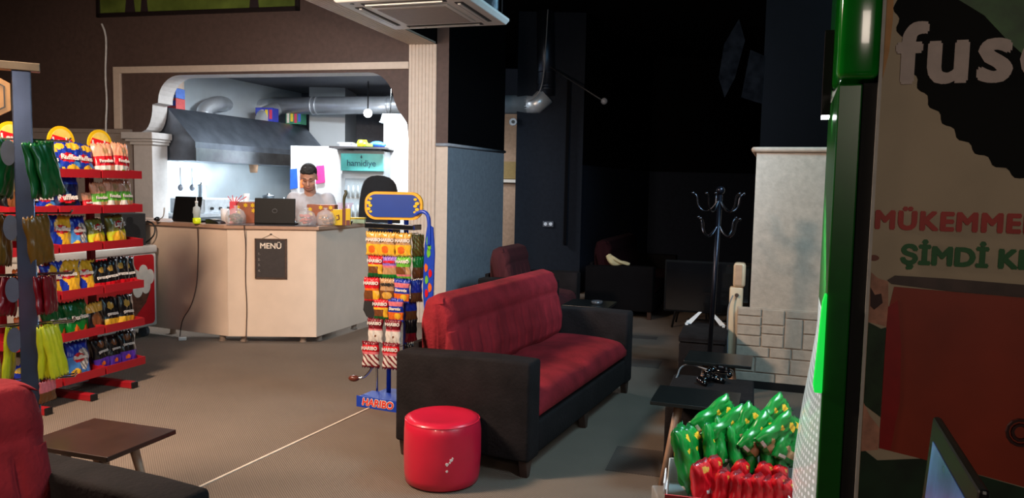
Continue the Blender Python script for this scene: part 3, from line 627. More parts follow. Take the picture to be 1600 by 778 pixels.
# sign-like lamp and bright wall panel
b = NB(); bx(b,-1.74,-1.38,10.32,10.6,0,2.31); struct('door_1', b, M('bright_white_door',(245,245,245),.4,noise=.02))
wl = thing('wall_lamp','wide white lamp above the bright white door','lamp',(-1.56,10.2,2.31))
b = NB(); prism(b,[(-.16,.10),(.16,.10),(.19,0),(-.19,0)],-.1,.1,XZ()); obj('shade', b, lamp_soft, wl, bevel=.004)
b = NB(); bx(b,-.2,.2,-.11,.11,-.015,0); obj('rim', b, M('grey_rim',(150,160,168),.4), wl)
for s in (-1,1): b = NB(); tube(b,[(s*.08,0,.1),(s*.07,0,.2),(s*.05,0,.66)],.006,6); obj('hanger', b, chrome, wl)
# drinks fridge
fg = thing('drinks_fridge','tall glass door drinks fridge with turquoise sign in the kitchen','fridge',(-1.96,10.0,0),rad(-6))
W_=.28
b = NB(); bx(b,-W_,W_,.03,.5,.08,1.92); obj('cabinet', b, M('fridge_grey',(150,160,168),.35,noise=.05), fg, bevel=.008)
b = NB()
for x0,x1,z0,z1 in [(-W_,-W_+.05,.12,1.62),(W_-.05,W_,.12,1.62),(-W_,W_,.12,.18),(-W_,W_,1.56,1.62)]: bx(b,x0,x1,0,.03,z0,z1)
dr = obj('door_frame', b, M('fridge_silver',(188,198,206),.3,.3,noise=.03), fg)
b = NB(); bx(b,-W_+.05,W_-.05,.012,.018,.18,1.56); obj('glass', b, clear, dr)
b = NB(); bx(b,-W_+.055,-W_+.07,-.03,0,.7,1.2); obj('handle', b, black, dr)
b = NB(); bx(b,-W_+.05,W_-.05,.020,.026,.18,1.56); obj('interior', b, M('lit_fridge_interior',(140,170,190),.5,emit=.35,noise=.1), fg)
for k in range(5): b = NB(); bx(b,-W_+.05,W_-.05,.018,.03,.3+.25*k,.315+.25*k); obj('shelf', b, white, fg)
b = NB()
for k in range(5):
    for j in range(7): cone(b,(-.19+.063*j,.022,.315+.25*k),(-.19+.063*j,.022,.47+.25*k),.024,.012,8)
obj('bottles', b, M('pale_bottles',(190,205,212),.2,noise=.2), fg, smooth=True)
b = NB(); 
pr_ = []
for i in range(9): a = -W_+2*W_*i/8; pr_.append((a,-.02-.02*math.cos(a/W_*PI/2)))
prism(b, pr_+[(W_,.04),(-W_,.04)], 1.66, 1.88, XY); obj('sign_box', b, M('turquoise_sign',(92,190,190),.4,emit=.25,noise=.25,scale=5), fg)
text('sign_lettering','hamidiye',.115,M('sign_blue',(24,84,110),.5),fg,(.0,-.046,1.72),spacing=.95)
b = NB(); prism(b,[(0,0),(.012,.02),(0,.05),(-.012,.02)],-.046,-.042,lambda a,b_,t: Vector((a,t,b_+1.815))); obj('sign_drop', b, M('sign_blue',(24,84,110),.5), fg)
b = NB(); bx(b,-2.36,-1.60,9.85,10.35,1.94,1.965); bd = tag(obj('shelf_board', b, M('dark_board',(58,56,60),.5)),'dark board lying across the top of the drinks fridge','board')
b = NB(); box(b,(-2.14,10.0,1.985),(.22,.2,.035),rz=.2); box(b,(-2.16,10.0,2.01),(.2,.18,.02),rz=-.1); tag(obj('tray_stack', b, M('pale_tray',(150,154,160),.4)),'grey flat trays stacked on the board above the drinks fridge','trays')
b = NB(); lathe(b,[(.001,0),(.085,0),(.07,.05),(.055,.09),(.001,.09)],20,c=(-1.96,10.0,1.966)); tag(obj('plastic_bowl', b, M('lime_plastic',(225,225,30),.4), smooth=True),'upturned yellow bowl on the board above the drinks fridge','bowl')
b = NB(); ball(b,(-1.77,10.0,2.005),.075,(1.2,.8,.55)); ball(b,(-1.70,10.0,1.998),.05,(1,.8,.6)); tag(obj('cloth_bundle', b, M('royal_blue_cloth',(30,90,215),.6), smooth=True),'bright blue bundle on the board above the drinks fridge','cloth')
b = NB(); box(b,(-1.865,9.93,1.99),(.09,.06,.04),rz=.4); tag(obj('sponge', b, M('lime_green',(130,205,40),.6), bevel=.006),'small green pad between yellow bowl and blue bundle','sponge')
# range, worktop, tap and utensils under the hood
rg = thing('kitchen_range','stainless worktop and range along the bright kitchen wall','range')
def kf(a,b_,t): return hs + hdv*t + hn*a + Vector((0,0,b_))
b = NB(); prism(b,[(-.33,.1),(.3,.1),(.3,1.05),(-.33,1.05)],.1,2.7,kf); obj('cabinet', b, steel, rg)
b = NB(); prism(b,[(-.34,1.05),(.33,1.05),(.33,1.09),(-.34,1.09)],.05,2.75,kf); obj('worktop', b, M('worktop_steel',(205,212,218),.3,.6), rg)
for i,(t0,t1,h_) in enumerate([(.25,.85,1.27),(.95,1.5,1.24)]):
    a_ = thing('griddle',['left steel griddle box on the kitchen range','right steel griddle box on the kitchen range'][i],'appliance')
    b = NB(); prism(b,[(-.28,1.091),(.26,1.091),(.26,h_),(-.28,h_)],t0,t1,kf); obj('housing', b, M('worktop_steel',(205,212,218),.3,.6), a_, bevel=.01)
    for k in range(3): b = NB(); p_ = kf(.26,1.15,t0+.12+.15*k); cone(b,p_,p_+hn*.025,.022,.018,12); obj('knob', b, black, a_)
for i,(t_,h_,r_) in enumerate([(.45,.16,.05),(1.75,.2,.08),(2.1,.14,.1)]):
    z0 = [1.271,1.091,1.091][i]; p_ = kf(.05,z0,t_); b = NB(); lathe(b,[(.001,0),(r_,0),(r_,h_),(r_*1.08,h_),(r_*1.05,h_+.01),(.02,h_+.02),(.02,h_+.04),(.001,h_+.04)],20,c=p_)
    tag(obj('cooking_pot', b, steel, smooth=True),['small pot on the left griddle box','steel pot beside the right griddle box','wide low pot at the far end of the range'][i],'pot')
for i,t_ in enumerate((.35,.55)):
    p_ = kf(-.2,1.65,t_); b = NB(); tube(b,[p_,p_+Vector((0,0,-.22))],.006,6); ball(b,p_+Vector((0,0,-.25)),.035,(1,.4,1.2)); tag(obj('ladle', b, steel_dark, smooth=True),['ladle hanging on the bright wall nearer the arch','ladle hanging on the bright wall further from the arch'][i],'ladle')
b = NB(); p_ = kf(-.2,1.62,1.75); lathe(b,[(.001,0),(.05,0),(.07,.15),(.001,.15)],14,c=p_); tag(obj('hanging_cup', b, M('tan_card',(170,130,100),.6), smooth=True),'tan cup fixed high on the steel kitchen wall','cup')
for i,(px_,py_,z_,c_) in enumerate([(-3.92,10.6,2.37,(200,90,80)),(-3.9,10.6,2.50,(90,120,200)),(-3.9,10.62,2.63,(210,190,170)),(-3.27,11.55,2.37,(60,80,190)),(-3.02,11.6,2.37,(60,140,90))]):
    pass
bxs = [(-4.28,9.62,2.365,.30,.13,(196,84,84),'red and white game carton low in the stack left on the hood'),(-4.28,9.62,2.497,.30,.12,(84,120,200),'blue game carton in the middle of the stack left on the hood'),(-4.28,9.62,2.619,.28,.12,(205,180,165),'pale game carton topmost of the stack left on the hood'),
       (-3.62,11.35,2.365,.26,.20,(56,66,180),'blue and yellow carton on the hood beside the duct branch'),(-3.30,11.72,2.365,.24,.20,(52,130,100),'green and blue carton at the far end above the hood')]
for i,(x,y,z,w_,h_,c_,lb) in enumerate(bxs):
    t = thing('game_carton', lb, 'box', (x,y,z), rad(-8)); b = NB(); bx(b,-w_/2,w_/2,-.1,.1,0,h_-.002); obj('carton', b, M('carton%d'%i,c_,.6,noise=.15), t)
    for k in range(4):
        b = NB(); x0 = -w_/2+.015+k*w_/4; bx(b,x0,x0+w_/4-.02,-.103,-.1,.015+.02*(k%2),h_-.03); obj('printed_panel', b, M('panel%d'%((i+k)%4),[(220,210,200),(230,200,60),(200,60,90),(70,90,190)][(i+k)%4],.5), t)
# coloured pieces on back wall near the man
for i,(x,z,w_,h_,c_) in enumerate([(-2.93,1.40,.10,.28,(30,90,200)),(-2.81,1.42,.07,.26,(230,110,50)),(-2.575,1.48,.12,.25,(226,50,130))]):
    b = NB(); prism(b,[(-w_/2,0),(w_/2,.02),(w_/2*.8,h_),(-w_/2*.9,h_*.95)],-.02,0,lambda a,b_,t: Vector((x+a,11.2+t-.9,z+b_-.0))); tag(obj('hanging_towel', b, M('towel%d'%i,c_,.8)),['blue cloth hanging behind the man','orange cloth hanging behind the man','pink cloth hanging beside the head of the man'][i],'cloth')
# pale splash panel behind the man
b = NB(); bx(b,-2.98,-2.15,10.32,10.36,.0,1.98); struct('wall_kitchen_screen', b, M('white_panel',(225,232,236),.45,noise=.04))
# high-backed black chair behind the counter
ch = thing('office_chair','black high-backed chair behind the counter under the white door','chair',(-1.52,8.75,0),rad(15))
b = NB(); prism(b, chaikin([(-.22,.5),(.22,.5),(.24,.9),(.22,1.35),(.16,1.58),(-.14,1.6),(-.22,1.4),(-.24,.9)],2), -.05,.05, XZ(.2)); obj('backrest', b, M('black_fabric',(24,24,27),.9), ch, bevel=.03, smooth=True)
b = NB(); bx(b,-.24,.24,-.24,.24,.44,.52); obj('seat', b, M('black_fabric',(24,24,27),.9), ch, bevel=.03)
b = NB(); cone(b,(0,0,.1),(0,0,.44),.03,.03); obj('column', b, black, ch)
for k in range(5): b = NB(); a = k*2*PI/5; tube(b,[(0,0,.12),(.27*math.cos(a),.27*math.sin(a),.06)],.02,8); ball(b,(.27*math.cos(a),.27*math.sin(a),.03),.03); obj('leg', b, black, ch, smooth=True)
# partition sockets, wall fan disc
so = thing('wall_socket','chrome double socket glinting on the dark partition','socket',(.50,10.8,.98))
b = NB(); bx(b,-.075,.075,-.02,0,-.04,.04); obj('plate', b, M('dull_plate',(70,74,84),.3), so, bevel=.005)
for s in (-1,1): b = NB(); cone(b,(s*.036,-.02,0),(s*.036,-.028,0),.026,.022,16); obj('outlet', b, M('bright_socket',(205,210,220),.2,.3), so)
b = NB(); cone(b,(-.02,10.75,2.39),(-.02,10.78,2.39),.05,.055,20); wd = tag(obj('wall_dial', b, M('dial_white',(170,175,182),.3)),'small round white dial beside the duct end','dial')
b = NB(); cone(b,(-.02,10.745,2.39),(-.02,10.75,2.39),.024,.024,16); obj('dial_centre', b, black, wd)
b = NB(); bx(b,-.30,.10,12.60,12.66,1.62,1.9); tag(obj('transom', b, M('yellowish_pane',(150,130,80),.4)),'yellowish pane above white ledge in the lit gap','pane')
b = NB(); bx(b,-.30,.10,12.56,12.66,1.56,1.61); tag(obj('ledge', b, white),'white ledge in the lit gap left of the partition','ledge')
# ================================================================ BAG BUILDER
def c3(n, rgb, **k):
    k.setdefault('rough',.28); k.setdefault('noise',.08); k.setdefault('scale',40); return M('foil_'+n, tuple(c*.88 for c in rgb), **k)
F_ = dict(blue=c3('blue',(24,52,170)), ltblue=c3('ltblue',(70,140,215)), navy=c3('navy',(16,26,80)), yel=c3('yellow',(246,190,50)), gold=c3('gold',(224,170,70)), red=c3('red',(214,20,34)), white=c3('white',(232,226,218)),
  peach=c3('peach',(236,166,132)), green=c3('green',(12,130,46)), dkgreen=c3('dkgreen',(10,90,40)), ltgreen=c3('ltgreen',(110,190,60)), olive=c3('olive',(120,116,50)), black=c3('black',(20,18,20)), silver=c3('silver',(170,170,172),metal=.6),
  purple=c3('purple',(86,50,170)), lilac=c3('lilac',(150,110,200)), orange=c3('orange',(232,108,34)), brown=c3('brown',(120,70,36)), lime=c3('lime',(214,220,40)), amber=c3('amber',(110,78,24)), maroon=c3('maroon',(120,14,30)), pink=c3('pink',(226,120,130)), tan=c3('tan',(196,150,104)))
def ell(u,v,cx,cy,rx,ry): return ((u-cx)/rx)**2+((v-cy)/ry)**2 < 1
def P_ruffles(u,v):
    if ell(u,v,-.45,.12,.35,.12) or ell(u,v,.25,.2,.42,.14) or ell(u,v,.3,.86,.5,.1) or ell(u,v,-.6,.82,.3,.09): return 'yel'
    if ell(u,v,-.05,.52,.62,.13): return 'red'
    if ell(u,v,.6,.36,.4,.07) or v<.04: return 'ltblue'
    return 'blue'
def P_ruffgold(u,v):
    if ell(u,v,-.05,.6,.6,.12): return 'red'
    if u > -.35+.3*math.sin(v*7) : return 'yel'
    return 'blue'
def P_ruffdark(u,v):
    if ell(u,v,.1,.36,.6,.10): return 'red'
    if ell(u,v,.15,.24,.5,.05): return 'black'
    if ell(u,v,-.4,.1,.3,.1) or ell(u,v,.5,.08,.25,.07): return 'orange'
    return 'navy' if v<.75 else 'blue'
def P_rufflight(u,v):
    if ell(u,v,-.1,.55,.5,.13): return 'red'
    if ell(u,v,.3,.5,.5,.3): return 'silver' if (u*3+v*5)%1<.5 else 'white'
    if ell(u,v,-.4,.15,.4,.12): return 'yel'
    return 'ltblue' if v<.6 else 'blue'
def P_peach(u,v):
    if v>.62: return 'tan' if ell(u,v,.1,.78,.35,.09) else 'peach'
    if v>.34: return 'red'
    return 'ltgreen' if ell(u,v,-.1,.16,.3,.07) else ('white' if u<.4 else 'peach')
def P_peachgreen(u,v):
    if v>.62: return 'tan' if ell(u,v,.1,.78,.35,.09) else 'peach'
    if v>.34: return 'ltgreen'
    return 'dkgreen' if ell(u,v,-.3,.12,.2,.06) else ('white' if u<-.1 else 'tan')
def P_dorwhite(u,v):
    if abs(u-.1+(v-.5)*1.2)<.12 and .3<v<.9: return 'red'
    if v<.14: return 'tan'
    return 'white'
def P_dorgreen(u,v):
    if v<.34 and (abs(u+.35)<(.34-v)*1.6 or abs(u-.45)<(.3-v)*1.8): return 'orange'
    return 'dkgreen' if v>.42 else 'green'
def P_lays(u,v):
    if ell(u,v,.1,.68,.42,.13): return 'red'
    if v<.5: return 'yel' if ell(u,v,0,.3,.8,.2) else 'lime'
    return 'olive'
def P_cerred(u,v):
    if v<.28: return 'red'
    if ell(u,v,-.1,.72,.35,.1): return 'gold'
    return 'silver' if u>.68 else 'black'
def P_ceryel(u,v):
    if v<.3: return 'yel'
    if ell(u,v,-.2,.72,.35,.12): return 'gold'
    return 'silver' if u>.55 else 'black'
def P_cerpur(u,v):
    if v<.42: return 'orange' if ell(u,v,-.2,.24,.3,.06) or ell(u,v,.1,.08,.3,.05) else 'purple'
    if ell(u,v,-.1,.82,.35,.1): return 'brown'
    return 'silver' if u>.7 else 'black'
def P_mix(u,v): return 'brown' if ell(u,v,0,.4,.55,.3) else ('gold' if v>.7 else 'black')
def P_orange(u,v): return 'orange' if v>.75 or u+v<.6 else 'brown'
def P_green(u,v):
    if v>.955 or v<.04: return 'dkgreen'
    if ell(u,v,.05,.82,.4,.07) or ell(u,v,-.5,.62,.22,.05): return 'yel'
    if ell(u,v,.25,.2,.42,.09) or ell(u,v,-.2,.29,.25,.05): return 'tan'
    if .06<v<.13 and -.7<u<-.1: return 'white'
    return 'green'
def P_redbag(u,v):
    if v>.955 or v<.04: return 'maroon'
    if ell(u,v,-.1,.84,.4,.06): return 'gold'
    if .40<v<.47 and -.5<u<.6: return 'white'
    if ell(u,v,0,.2,.45,.08): return 'orange'
    return 'red'
def flat(c): return lambda u,v: c
def band(lo, mid, hi, a=.4, b_=.68): return lambda u,v: lo if v<.16 else (mid if v<b_ and v>=.16 and ((u*5+v*9)%2<1.4) else (hi if v>=b_ else lo))
KIND = {
 'ruffles':(.185,.20,.055,P_ruffles,('Ruffles',.04,'white',0,.47)), 'ruffgold':(.17,.20,.05,P_ruffgold,('Ruffles',.036,'white',0,.56)), 'ruffdark':(.2,.2,.055,P_ruffdark,('Ruffles',.042,'white',.1,.34)),
 'rufflight':(.15,.21,.06,P_rufflight,('Ruffles',.03,'white',-.05,.52)), 'peach':(.135,.20,.05,P_peach,('Fırından',.026,'white',0,.44)), 'peachgreen':(.13,.19,.05,P_peachgreen,('Fırından',.026,'white',0,.44)),
 'dorwhite':(.15,.20,.05,P_dorwhite,('Doritos',.034,'black',0,.52)), 'dorgreen':(.175,.2,.06,P_dorgreen,('Doritos',.038,'white',0,.47)), 'lays':(.15,.19,.06,P_lays,("Lay's",.05,'white',.1,.62)),
 'cerred':(.14,.19,.05,P_cerred,('çerezza',.028,'white',-.05,.42)), 'ceryel':(.14,.19,.05,P_ceryel,('çerezza',.028,'white',-.05,.42)), 'cerpur':(.13,.21,.055,P_cerpur,('çerezza',.025,'white',-.05,.58)),
 'mix':(.13,.18,.05,P_mix,None), 'orange':(.15,.19,.05,P_orange,None), 'green':(.17,.26,.05,P_green,None), 'redbag':(.13,.25,.07,P_redbag,None),
 'hanggreen':(.13,.22,.05,flat('dkgreen'),None),'hangamber':(.12,.2,.05,flat('amber'),None),'hangred':(.11,.18,.045,flat('maroon'),None),'hanglime':(.09,.22,.04,flat('lime'),None),'hangpink':(.12,.13,.04,lambda u,v:'pink' if v>.5 else 'brown',None),
 'hgold':(.12,.16,.035,lambda u,v:'gold' if v>.78 or v<.08 else ('tan' if v>.5 else ('orange' if ell(u,v,-.2,.28,.45,.16) else 'yel')),('HARIBO',.029,'white',0,.62)),
 'hredgreen':(.112,.145,.035,lambda u,v:'red' if v>.62 else ('yel' if v>.52 or (u>.45 and v>.2) else ('dkgreen' if v<.22 else 'brown')),('HARIBO',.029,'white',0,.72)),
 'hpurple':(.11,.145,.035,lambda u,v:'lilac' if v>.58 else ('pink' if v>.5 else ('green' if v<.18 else 'tan')),('HARIBO',.022,'red',0,.72)),
 'hlime':(.115,.145,.035,lambda u,v:'ltgreen' if v>.56 or v<.12 else ('pink' if v<.22 else 'brown' if u<.4 else 'tan'),('HARIBO',.026,'white',0,.74)),
 'hred':(.118,.16,.035,lambda u,v:'red' if v>.55 or v<.1 else ('orange' if v>.46 else ('yel' if u>.2 else 'brown')),('HARIBO',.029,'white',0,.72)),
 'htan':(.11,.16,.035,lambda u,v:'tan' if v>.5 else ('gold' if ell(u,v,0,.3,.7,.15) else 'brown'),('HARIBO',.027,'black',0,.7)),
 'hblue':(.115,.16,.035,lambda u,v:'pink' if .66<v<.84 else ('blue' if v>.42 else ('yel' if ell(u,v,.3,.25,.4,.13) else 'orange' if v>.1 else 'blue')),('Starmix',.026,'white',0,.5)),
 'hblack':(.115,.165,.038,lambda u,v:'maroon' if v>.6 else ('pink' if v>.52 else ('white' if not ell(u,v,.1,.3,.12,.05) else 'brown')),('HARIBO',.028,'white',0,.76)),
 'hblackred':(.13,.18,.04,lambda u,v:'maroon' if v<.1 or v>.88 else ('red' if v>.62 else ('pink' if v>.52 else ('white' if (u*3+v*8)%2<1.2 else 'maroon'))),('HARIBO',.031,'white',0,.7)),
 'hside':(.09,.15,.03,lambda u,v:'olive' if (v*9+u*3)%2<1 else 'amber',None), 'hsidegreen':(.09,.15,.03,lambda u,v:'green' if v>.5 else 'brown',None), 'hsideblue':(.09,.15,.03,lambda u,v:'blue' if v>.45 else 'brown',None), 'hsidedark':(.09,.16,.03,lambda u,v:'black' if v>.4 else 'maroon',None),
}
BAGS = {}
def bag_proto(kind):
    if kind in BAGS: return BAGS[kind]
    w_,h_,t_,pf_,tx = KIND[kind]; random.seed(sum(map(ord,kind)))
    nu,nv = 26,32; bm = NB(); used = []
    ph = [random.random()*6 for _ in range(8)]
    def P(i,j,s):
        u = -1+2*i/nu; v = j/nv
        puff = (max(0,1-abs(u)**2.6))**.55*(max(0,1-abs(2*v-1)**3.5))**.6
        crump = (.10*math.sin(6*u+ph[0]+4*v)+.08*math.sin(9*v+ph[1]+3*u)+.07*math.sin(15*u*(.4+v)+ph[2])+.06*math.sin(22*v+8*u+ph[3])) + .10*(abs(2*v-1)**2)*(1-abs(math.sin(8*u+ph[6]))) - .05*abs(math.sin(11*u-13*v+ph[7]))**3
        edge = 1+.05*math.sin(v*13+ph[4]) - .07*(1-abs(2*v-1)**2)
        y = s*t_/2*puff*(1+crump)+ .004*math.sin(14*u+ph[5])*abs(2*v-1)**3
        z = h_*v + (.006*math.sin(20*u) if j in (0,nv) else 0)
        return Vector((u*w_/2*edge, y, z))
    V = {}
    for s in (-1,1):
        for i in range(nu+1):
            for j in range(nv+1):
                if s==1 and (i in (0,nu) or j in (0,nv)): V[(1,i,j)] = V[(-1,i,j)]
                else: V[(s,i,j)] = bm.verts.new(P(i,j,s))
    for s in (-1,1):
        for i in range(nu):
            for j in range(nv):
                q = [V[(s,i,j)],V[(s,i+1,j)],V[(s,i+1,j+1)],V[(s,i,j+1)]]
                if s==1: q.reverse()
                f = bm.faces.new(q); c = pf_(-1+2*(i+.5)/nu*1.0 if True else 0,(j+.5)/nv)
                if c not in used: used.append(c)
                f.material_index = used.index(c); f.smooth = True
    me = bpy.data.meshes.new('crisp_bag'); bm.to_mesh(me); bm.free()
    for c in used: me.materials.append(F_[c])
    BAGS[kind] = (me, w_, h_, t_, tx); return BAGS[kind]
def bag(kind, label, cat, loc, rz=0, tilt=0, roll_=0, scale=1, group=None, name='crisp_bag', parent=None, sy=1):
    me,w_,h_,t_,tx = bag_proto(kind)
    o = bpy.data.objects.new(name, me); C.objects.link(o); o.location = loc
    o.rotation_euler = (Matrix.Rotation(rz,3,'Z')@Matrix.Rotation(roll_,3,'Y')@Matrix.Rotation(tilt,3,'X')).to_euler(); o.scale = (scale,scale*sy,scale)
    tag(o, label, cat, group)
    if tx:
        body,sz,cm,dx,dv = tx
        tcol = {'white':white_print,'black':M('ink_black',(24,20,20),.5),'red':red_print}[cm]
        text('lettering', body, sz, tcol, o, (dx*w_/2, -t_/2*1.08, dv*h_), ext=.0025, bold=.0012)
    return o

# ================================================================ RED SNACK RACK
AR = math.atan2(.9502,.3116)
RO = Vector((-2.7075,5.586,0))   # front lip, far end
RX = Vector((math.cos(AR),math.sin(AR),0)); RY = Vector((-math.sin(AR),math.cos(AR),0))
rk = thing('snack_rack','red metal snack rack with six tiers of trays and round signs on top','rack',tuple(RO),AR)
TZ = [1.53,1.29,1.04,.735,.455,.165]
CX = [(-1.02,-.69),(-.67,-.345),(-.33,.02)]
for z in TZ:
    for x0,x1 in CX:
        b = NB(); bx(b,x0,x1,0,.006,z-.03,z+.026); bx(b,x0,x1,.006,.27,z-.03,z-.026)
        for xx in (x0,x1-.005):
            prism(b,[(.006,z-.03),(.006,z+.024),(.27,z+.045),(.27,z-.03)],xx,xx+.005,YZ)
        bx(b,x0,x1,.265,.27,z-.03,z+.045); obj('tray', b, rack_red, rk)
for x0,x1 in CX:
    xc = (x0+x1)/2
    b = NB(); bx(b,xc-.02,xc+.02,.285,.325,0.0,1.72); obj('upright', b, rack_red, rk)
    b = NB(); bx(b,xc-.025,xc+.025,-.06,.40,.0,.045); obj('foot', b, rack_red, rk, bevel=.004)
    b = NB(); bx(b,xc-.026,xc+.026,-.075,-.06,0,.047); obj('foot_cap', b, black, rk, bevel=.004)
b = NB(); bx(b,-1.02,.02,.275,.285,.06,.10); bx(b,-1.02,.02,.275,.285,1.6,1.63); obj('cross_rail', b, rack_red, rk)
b = NB(); bx(b,-1.0,0,.33,.34,.02,.07); obj('kick_panel', b, M('pale_kick_panel',(170,172,176),.5), rk)
hx = [-.165-.02,-.50,-.86]
for i,xh in enumerate(hx):
    b = NB(); prism(b,[(.105*math.cos(a*PI/24),.105*math.sin(a*PI/24)) for a in range(48)],-.004,.004,lambda a,b_,t: Vector((xh+a,.17+t,1.735+b_))); hdisc = obj('round_sign', b, yellow, rk)
    b = NB(); prism(b,[(.08*math.cos(a*PI/24),.08*math.sin(a*PI/24)+.006) for a in range(48)],-.006,-.004,lambda a,b_,t: Vector((xh+a,.17+t,1.735+b_))); obj('pale_centre', b, M('pale_yellow_print',(222,196,96),.4), hdisc)
    b = NB(); prism(b,[(-.085,-.03),(.08,-.045),(.085,-.0),(.075,.02),(.02,.028),(-.07,.045),(-.085,.01)],-.009,-.006,lambda a,b_,t: Vector((xh+a,.17+t,1.735+b_))); obj('red_ribbon', b, red_print, hdisc)
    text('sign_lettering',"Lay's",.075,white_print,hdisc,(xh,.159,1.712),bold=.002,ext=.001,shear=-.1)
    b = NB(); bx(b,xh-.004,xh+.004,.175,.18,1.5,1.68); obj('sign_stem', b, chrome, rk)
TIER = ['top tier','second tier','third tier','fourth tier','fifth tier','bottom tier']
DESC = {'ruffles':'blue and yellow crisp bag','ruffgold':'yellow crisp bag with blue side','ruffdark':'wide dark blue crisp bag','rufflight':'pale blue crisp bag','peach':'peach crisp bag with red band','peachgreen':'peach crisp bag with green band',
 'dorwhite':'white tortilla chip bag','dorgreen':'green tortilla chip bag','lays':'yellow green crisp bag','cerred':'black and red snack bag','ceryel':'black and yellow snack bag','cerpur':'black and purple snack bag','mix':'brown mixed snack bag','orange':'orange snack bag'}
shelves = [
 [('ruffles',-.76,1),('ruffles',-.66,.9),('ruffles',-.53,1.05),('ruffles',-.40,1.0),('peach',-.215,1.05),('peach',-.075,1.1)],
 [('mix',-.93,1),('cerred',-.80,.9),('ruffles',-.70,.8),('ruffdark',-.555,1.1),('peach',-.36,.6),('peachgreen',-.27,.95),('peachgreen',-.165,1.05),('peachgreen',-.045,1.05)],
 [('dorwhite',-.80,1.05),('ruffgold',-.60,1.05),('rufflight',-.455,.95),('lays',-.295,.95),('lays',-.12,1.05)],
 [('orange',-.83,1.0),('ruffgold',-.655,.95),('ruffgold',-.55,1.05),('ruffgold',-.395,1.0),('cerred',-.275,.95),('cerred',-.19,1.0),('cerred',-.10,1.05),('cerred',-.02,1.0)],
 [('orange',-.83,.9),('dorgreen',-.64,1.05),('dorgreen',-.47,1.05),('mix',-.325,1.0),('ceryel',-.19,1.05),('ceryel',-.06,1.05)],
 [('ruffles',-.86,.8),('rufflight',-.63,1.05),('rufflight',-.475,1.05),('cerpur',-.275,1.0),('cerpur',-.165,.95),('cerpur',-.055,1.05)]]
random.seed(11)
for k,row in enumerate(shelves):
    z = TZ[k]-.0255
    for j,(kd,x,s) in enumerate(row):
        p = RO + RX*x + RY*(.085+.012*random.random()) + Vector((0,0,z))
        bag(kd, '%s, %s in front row, %s of red rack'%(DESC[kd],ORD[j] if j else 'leftmost',TIER[k]), 'snack bag', tuple(p), AR+random.uniform(-.16,.2), -.12+random.uniform(-.06,.05), random.uniform(-.09,.07), s*1.13, 'snack bags on the red rack')
    # second row glimpsed behind
    for j,x in enumerate((-.22,-.07) if k>2 else ()):
        kd = row[-2+j][0]
        p = RO + RX*x + RY*.19 + Vector((0,0,z))
        bag(kd, '%s, %s in back row, %s of red rack'%(DESC[kd],ORD[j],TIER[k]), 'snack bag', tuple(p), AR+random.uniform(-.1,.1), -.05, random.uniform(-.04,.04), 1.0, 'snack bags on the red rack')

# ================================================================ CHEST FREEZER
fd = Vector((.3102,.9507,0)); fnb = Vector((-.9507,.3102,0)); FO = Vector((-3.402,7.32,0)) - fd*.65
fz = thing('chest_freezer','white chest freezer with red ice cream panel behind the snack rack','freezer',tuple(FO),math.atan2(fd.y,fd.x))
b = NB(); bx(b,-.65,.65,0,.62,.10,.80); obj('body', b, freezer_white, fz, bevel=.02, smooth=True)
b = NB(); bx(b,-.655,.655,-.008,.63,.80,.875); obj('lid_rim', b, freezer_white, fz, bevel=.015, smooth=True)
pn = chaikin([(-.6,.14),(.6,.14),(.6,.78),(-.6,.78)],0)
rr = []
for (cx,cz,a0) in ((.57,.75,0),(-.57,.75,90),(-.57,.17,180),(.57,.17,270)):
    for k in range(7): a = rad(a0+15*k); rr.append((cx+.04*math.cos(a),cz+.04*math.sin(a)))
b = NB(); prism(b, rr, -.006, -.001, XZ()); fp = obj('red_panel', b, M('freezer_red',(200,22,34),.35,noise=.05), fz)
b = NB(); prism(b,[(.18,.22),(.30,.16),(.50,.34),(.56,.46),(.44,.52),(.30,.44)],-.009,-.006,XZ()); obj('wafer_picture', b, M('cone_brown',(92,54,40),.5,noise=.5,scale=30), fp)
for x,z,r_,s in [(.40,.48,.075,1.1),(.50,.50,.07,1.1),(.37,.60,.07,.9),(.47,.63,.07,1),(.55,.58,.065,1.1),(.43,.55,.07,1.2)]:
    b = NB(); prism(b,[(x+r_*.8*math.cos(a*PI/10),z+r_*s*math.sin(a*PI/10)) for a in range(20)],-.0115-.0004*(x*20%5),-.009,XZ()); obj('cream_swirl', b, M('ice_cream',(226,214,200),.6,noise=.1,scale=12), fp)
for x in (-.56,.56):
    for y in (.08,.54): b = NB(); cone(b,(x-.02,y,.05),(x+.02,y,.05),.05,.05,18); bx(b,x-.015,x+.015,y-.02,y+.02,.05,.1); obj('caster', b, M('grey_caster',(90,90,94),.5), fz)
sp_ = thing('speaker_box','black boxy loudspeaker standing on the far end of the chest freezer','speaker',tuple(FO+fd*.46+fnb*.2+Vector((0,0,.876))),math.atan2(fd.y,fd.x)-.35)
b = NB(); bx(b,-.15,.15,-.12,.14,0,.30); obj('cabinet', b, M('matt_black',(26,26,28),.7), sp_, bevel=.006)
b = NB(); cone(b,(0,-.12,.12),(0,-.126,.12),.09,.095,24); cone(b,(0,-.12,.24),(0,-.126,.24),.03,.03,16); obj('driver', b, black, sp_)
b = NB(); p_ = FO+fd*.64+fnb*.1; tube(b,[p_+Vector((0,0,1.1)),p_+Vector((.07,0,1.08)),p_+Vector((.09,-.02,.98)),p_+Vector((.03,-.03,.91)),p_+Vector((-.03,-.0,.885))],.007,6,smooth_n=2); tag(obj('speaker_cable', b, black, smooth=True),'black cable looping beside the loudspeaker on the freezer','cable')
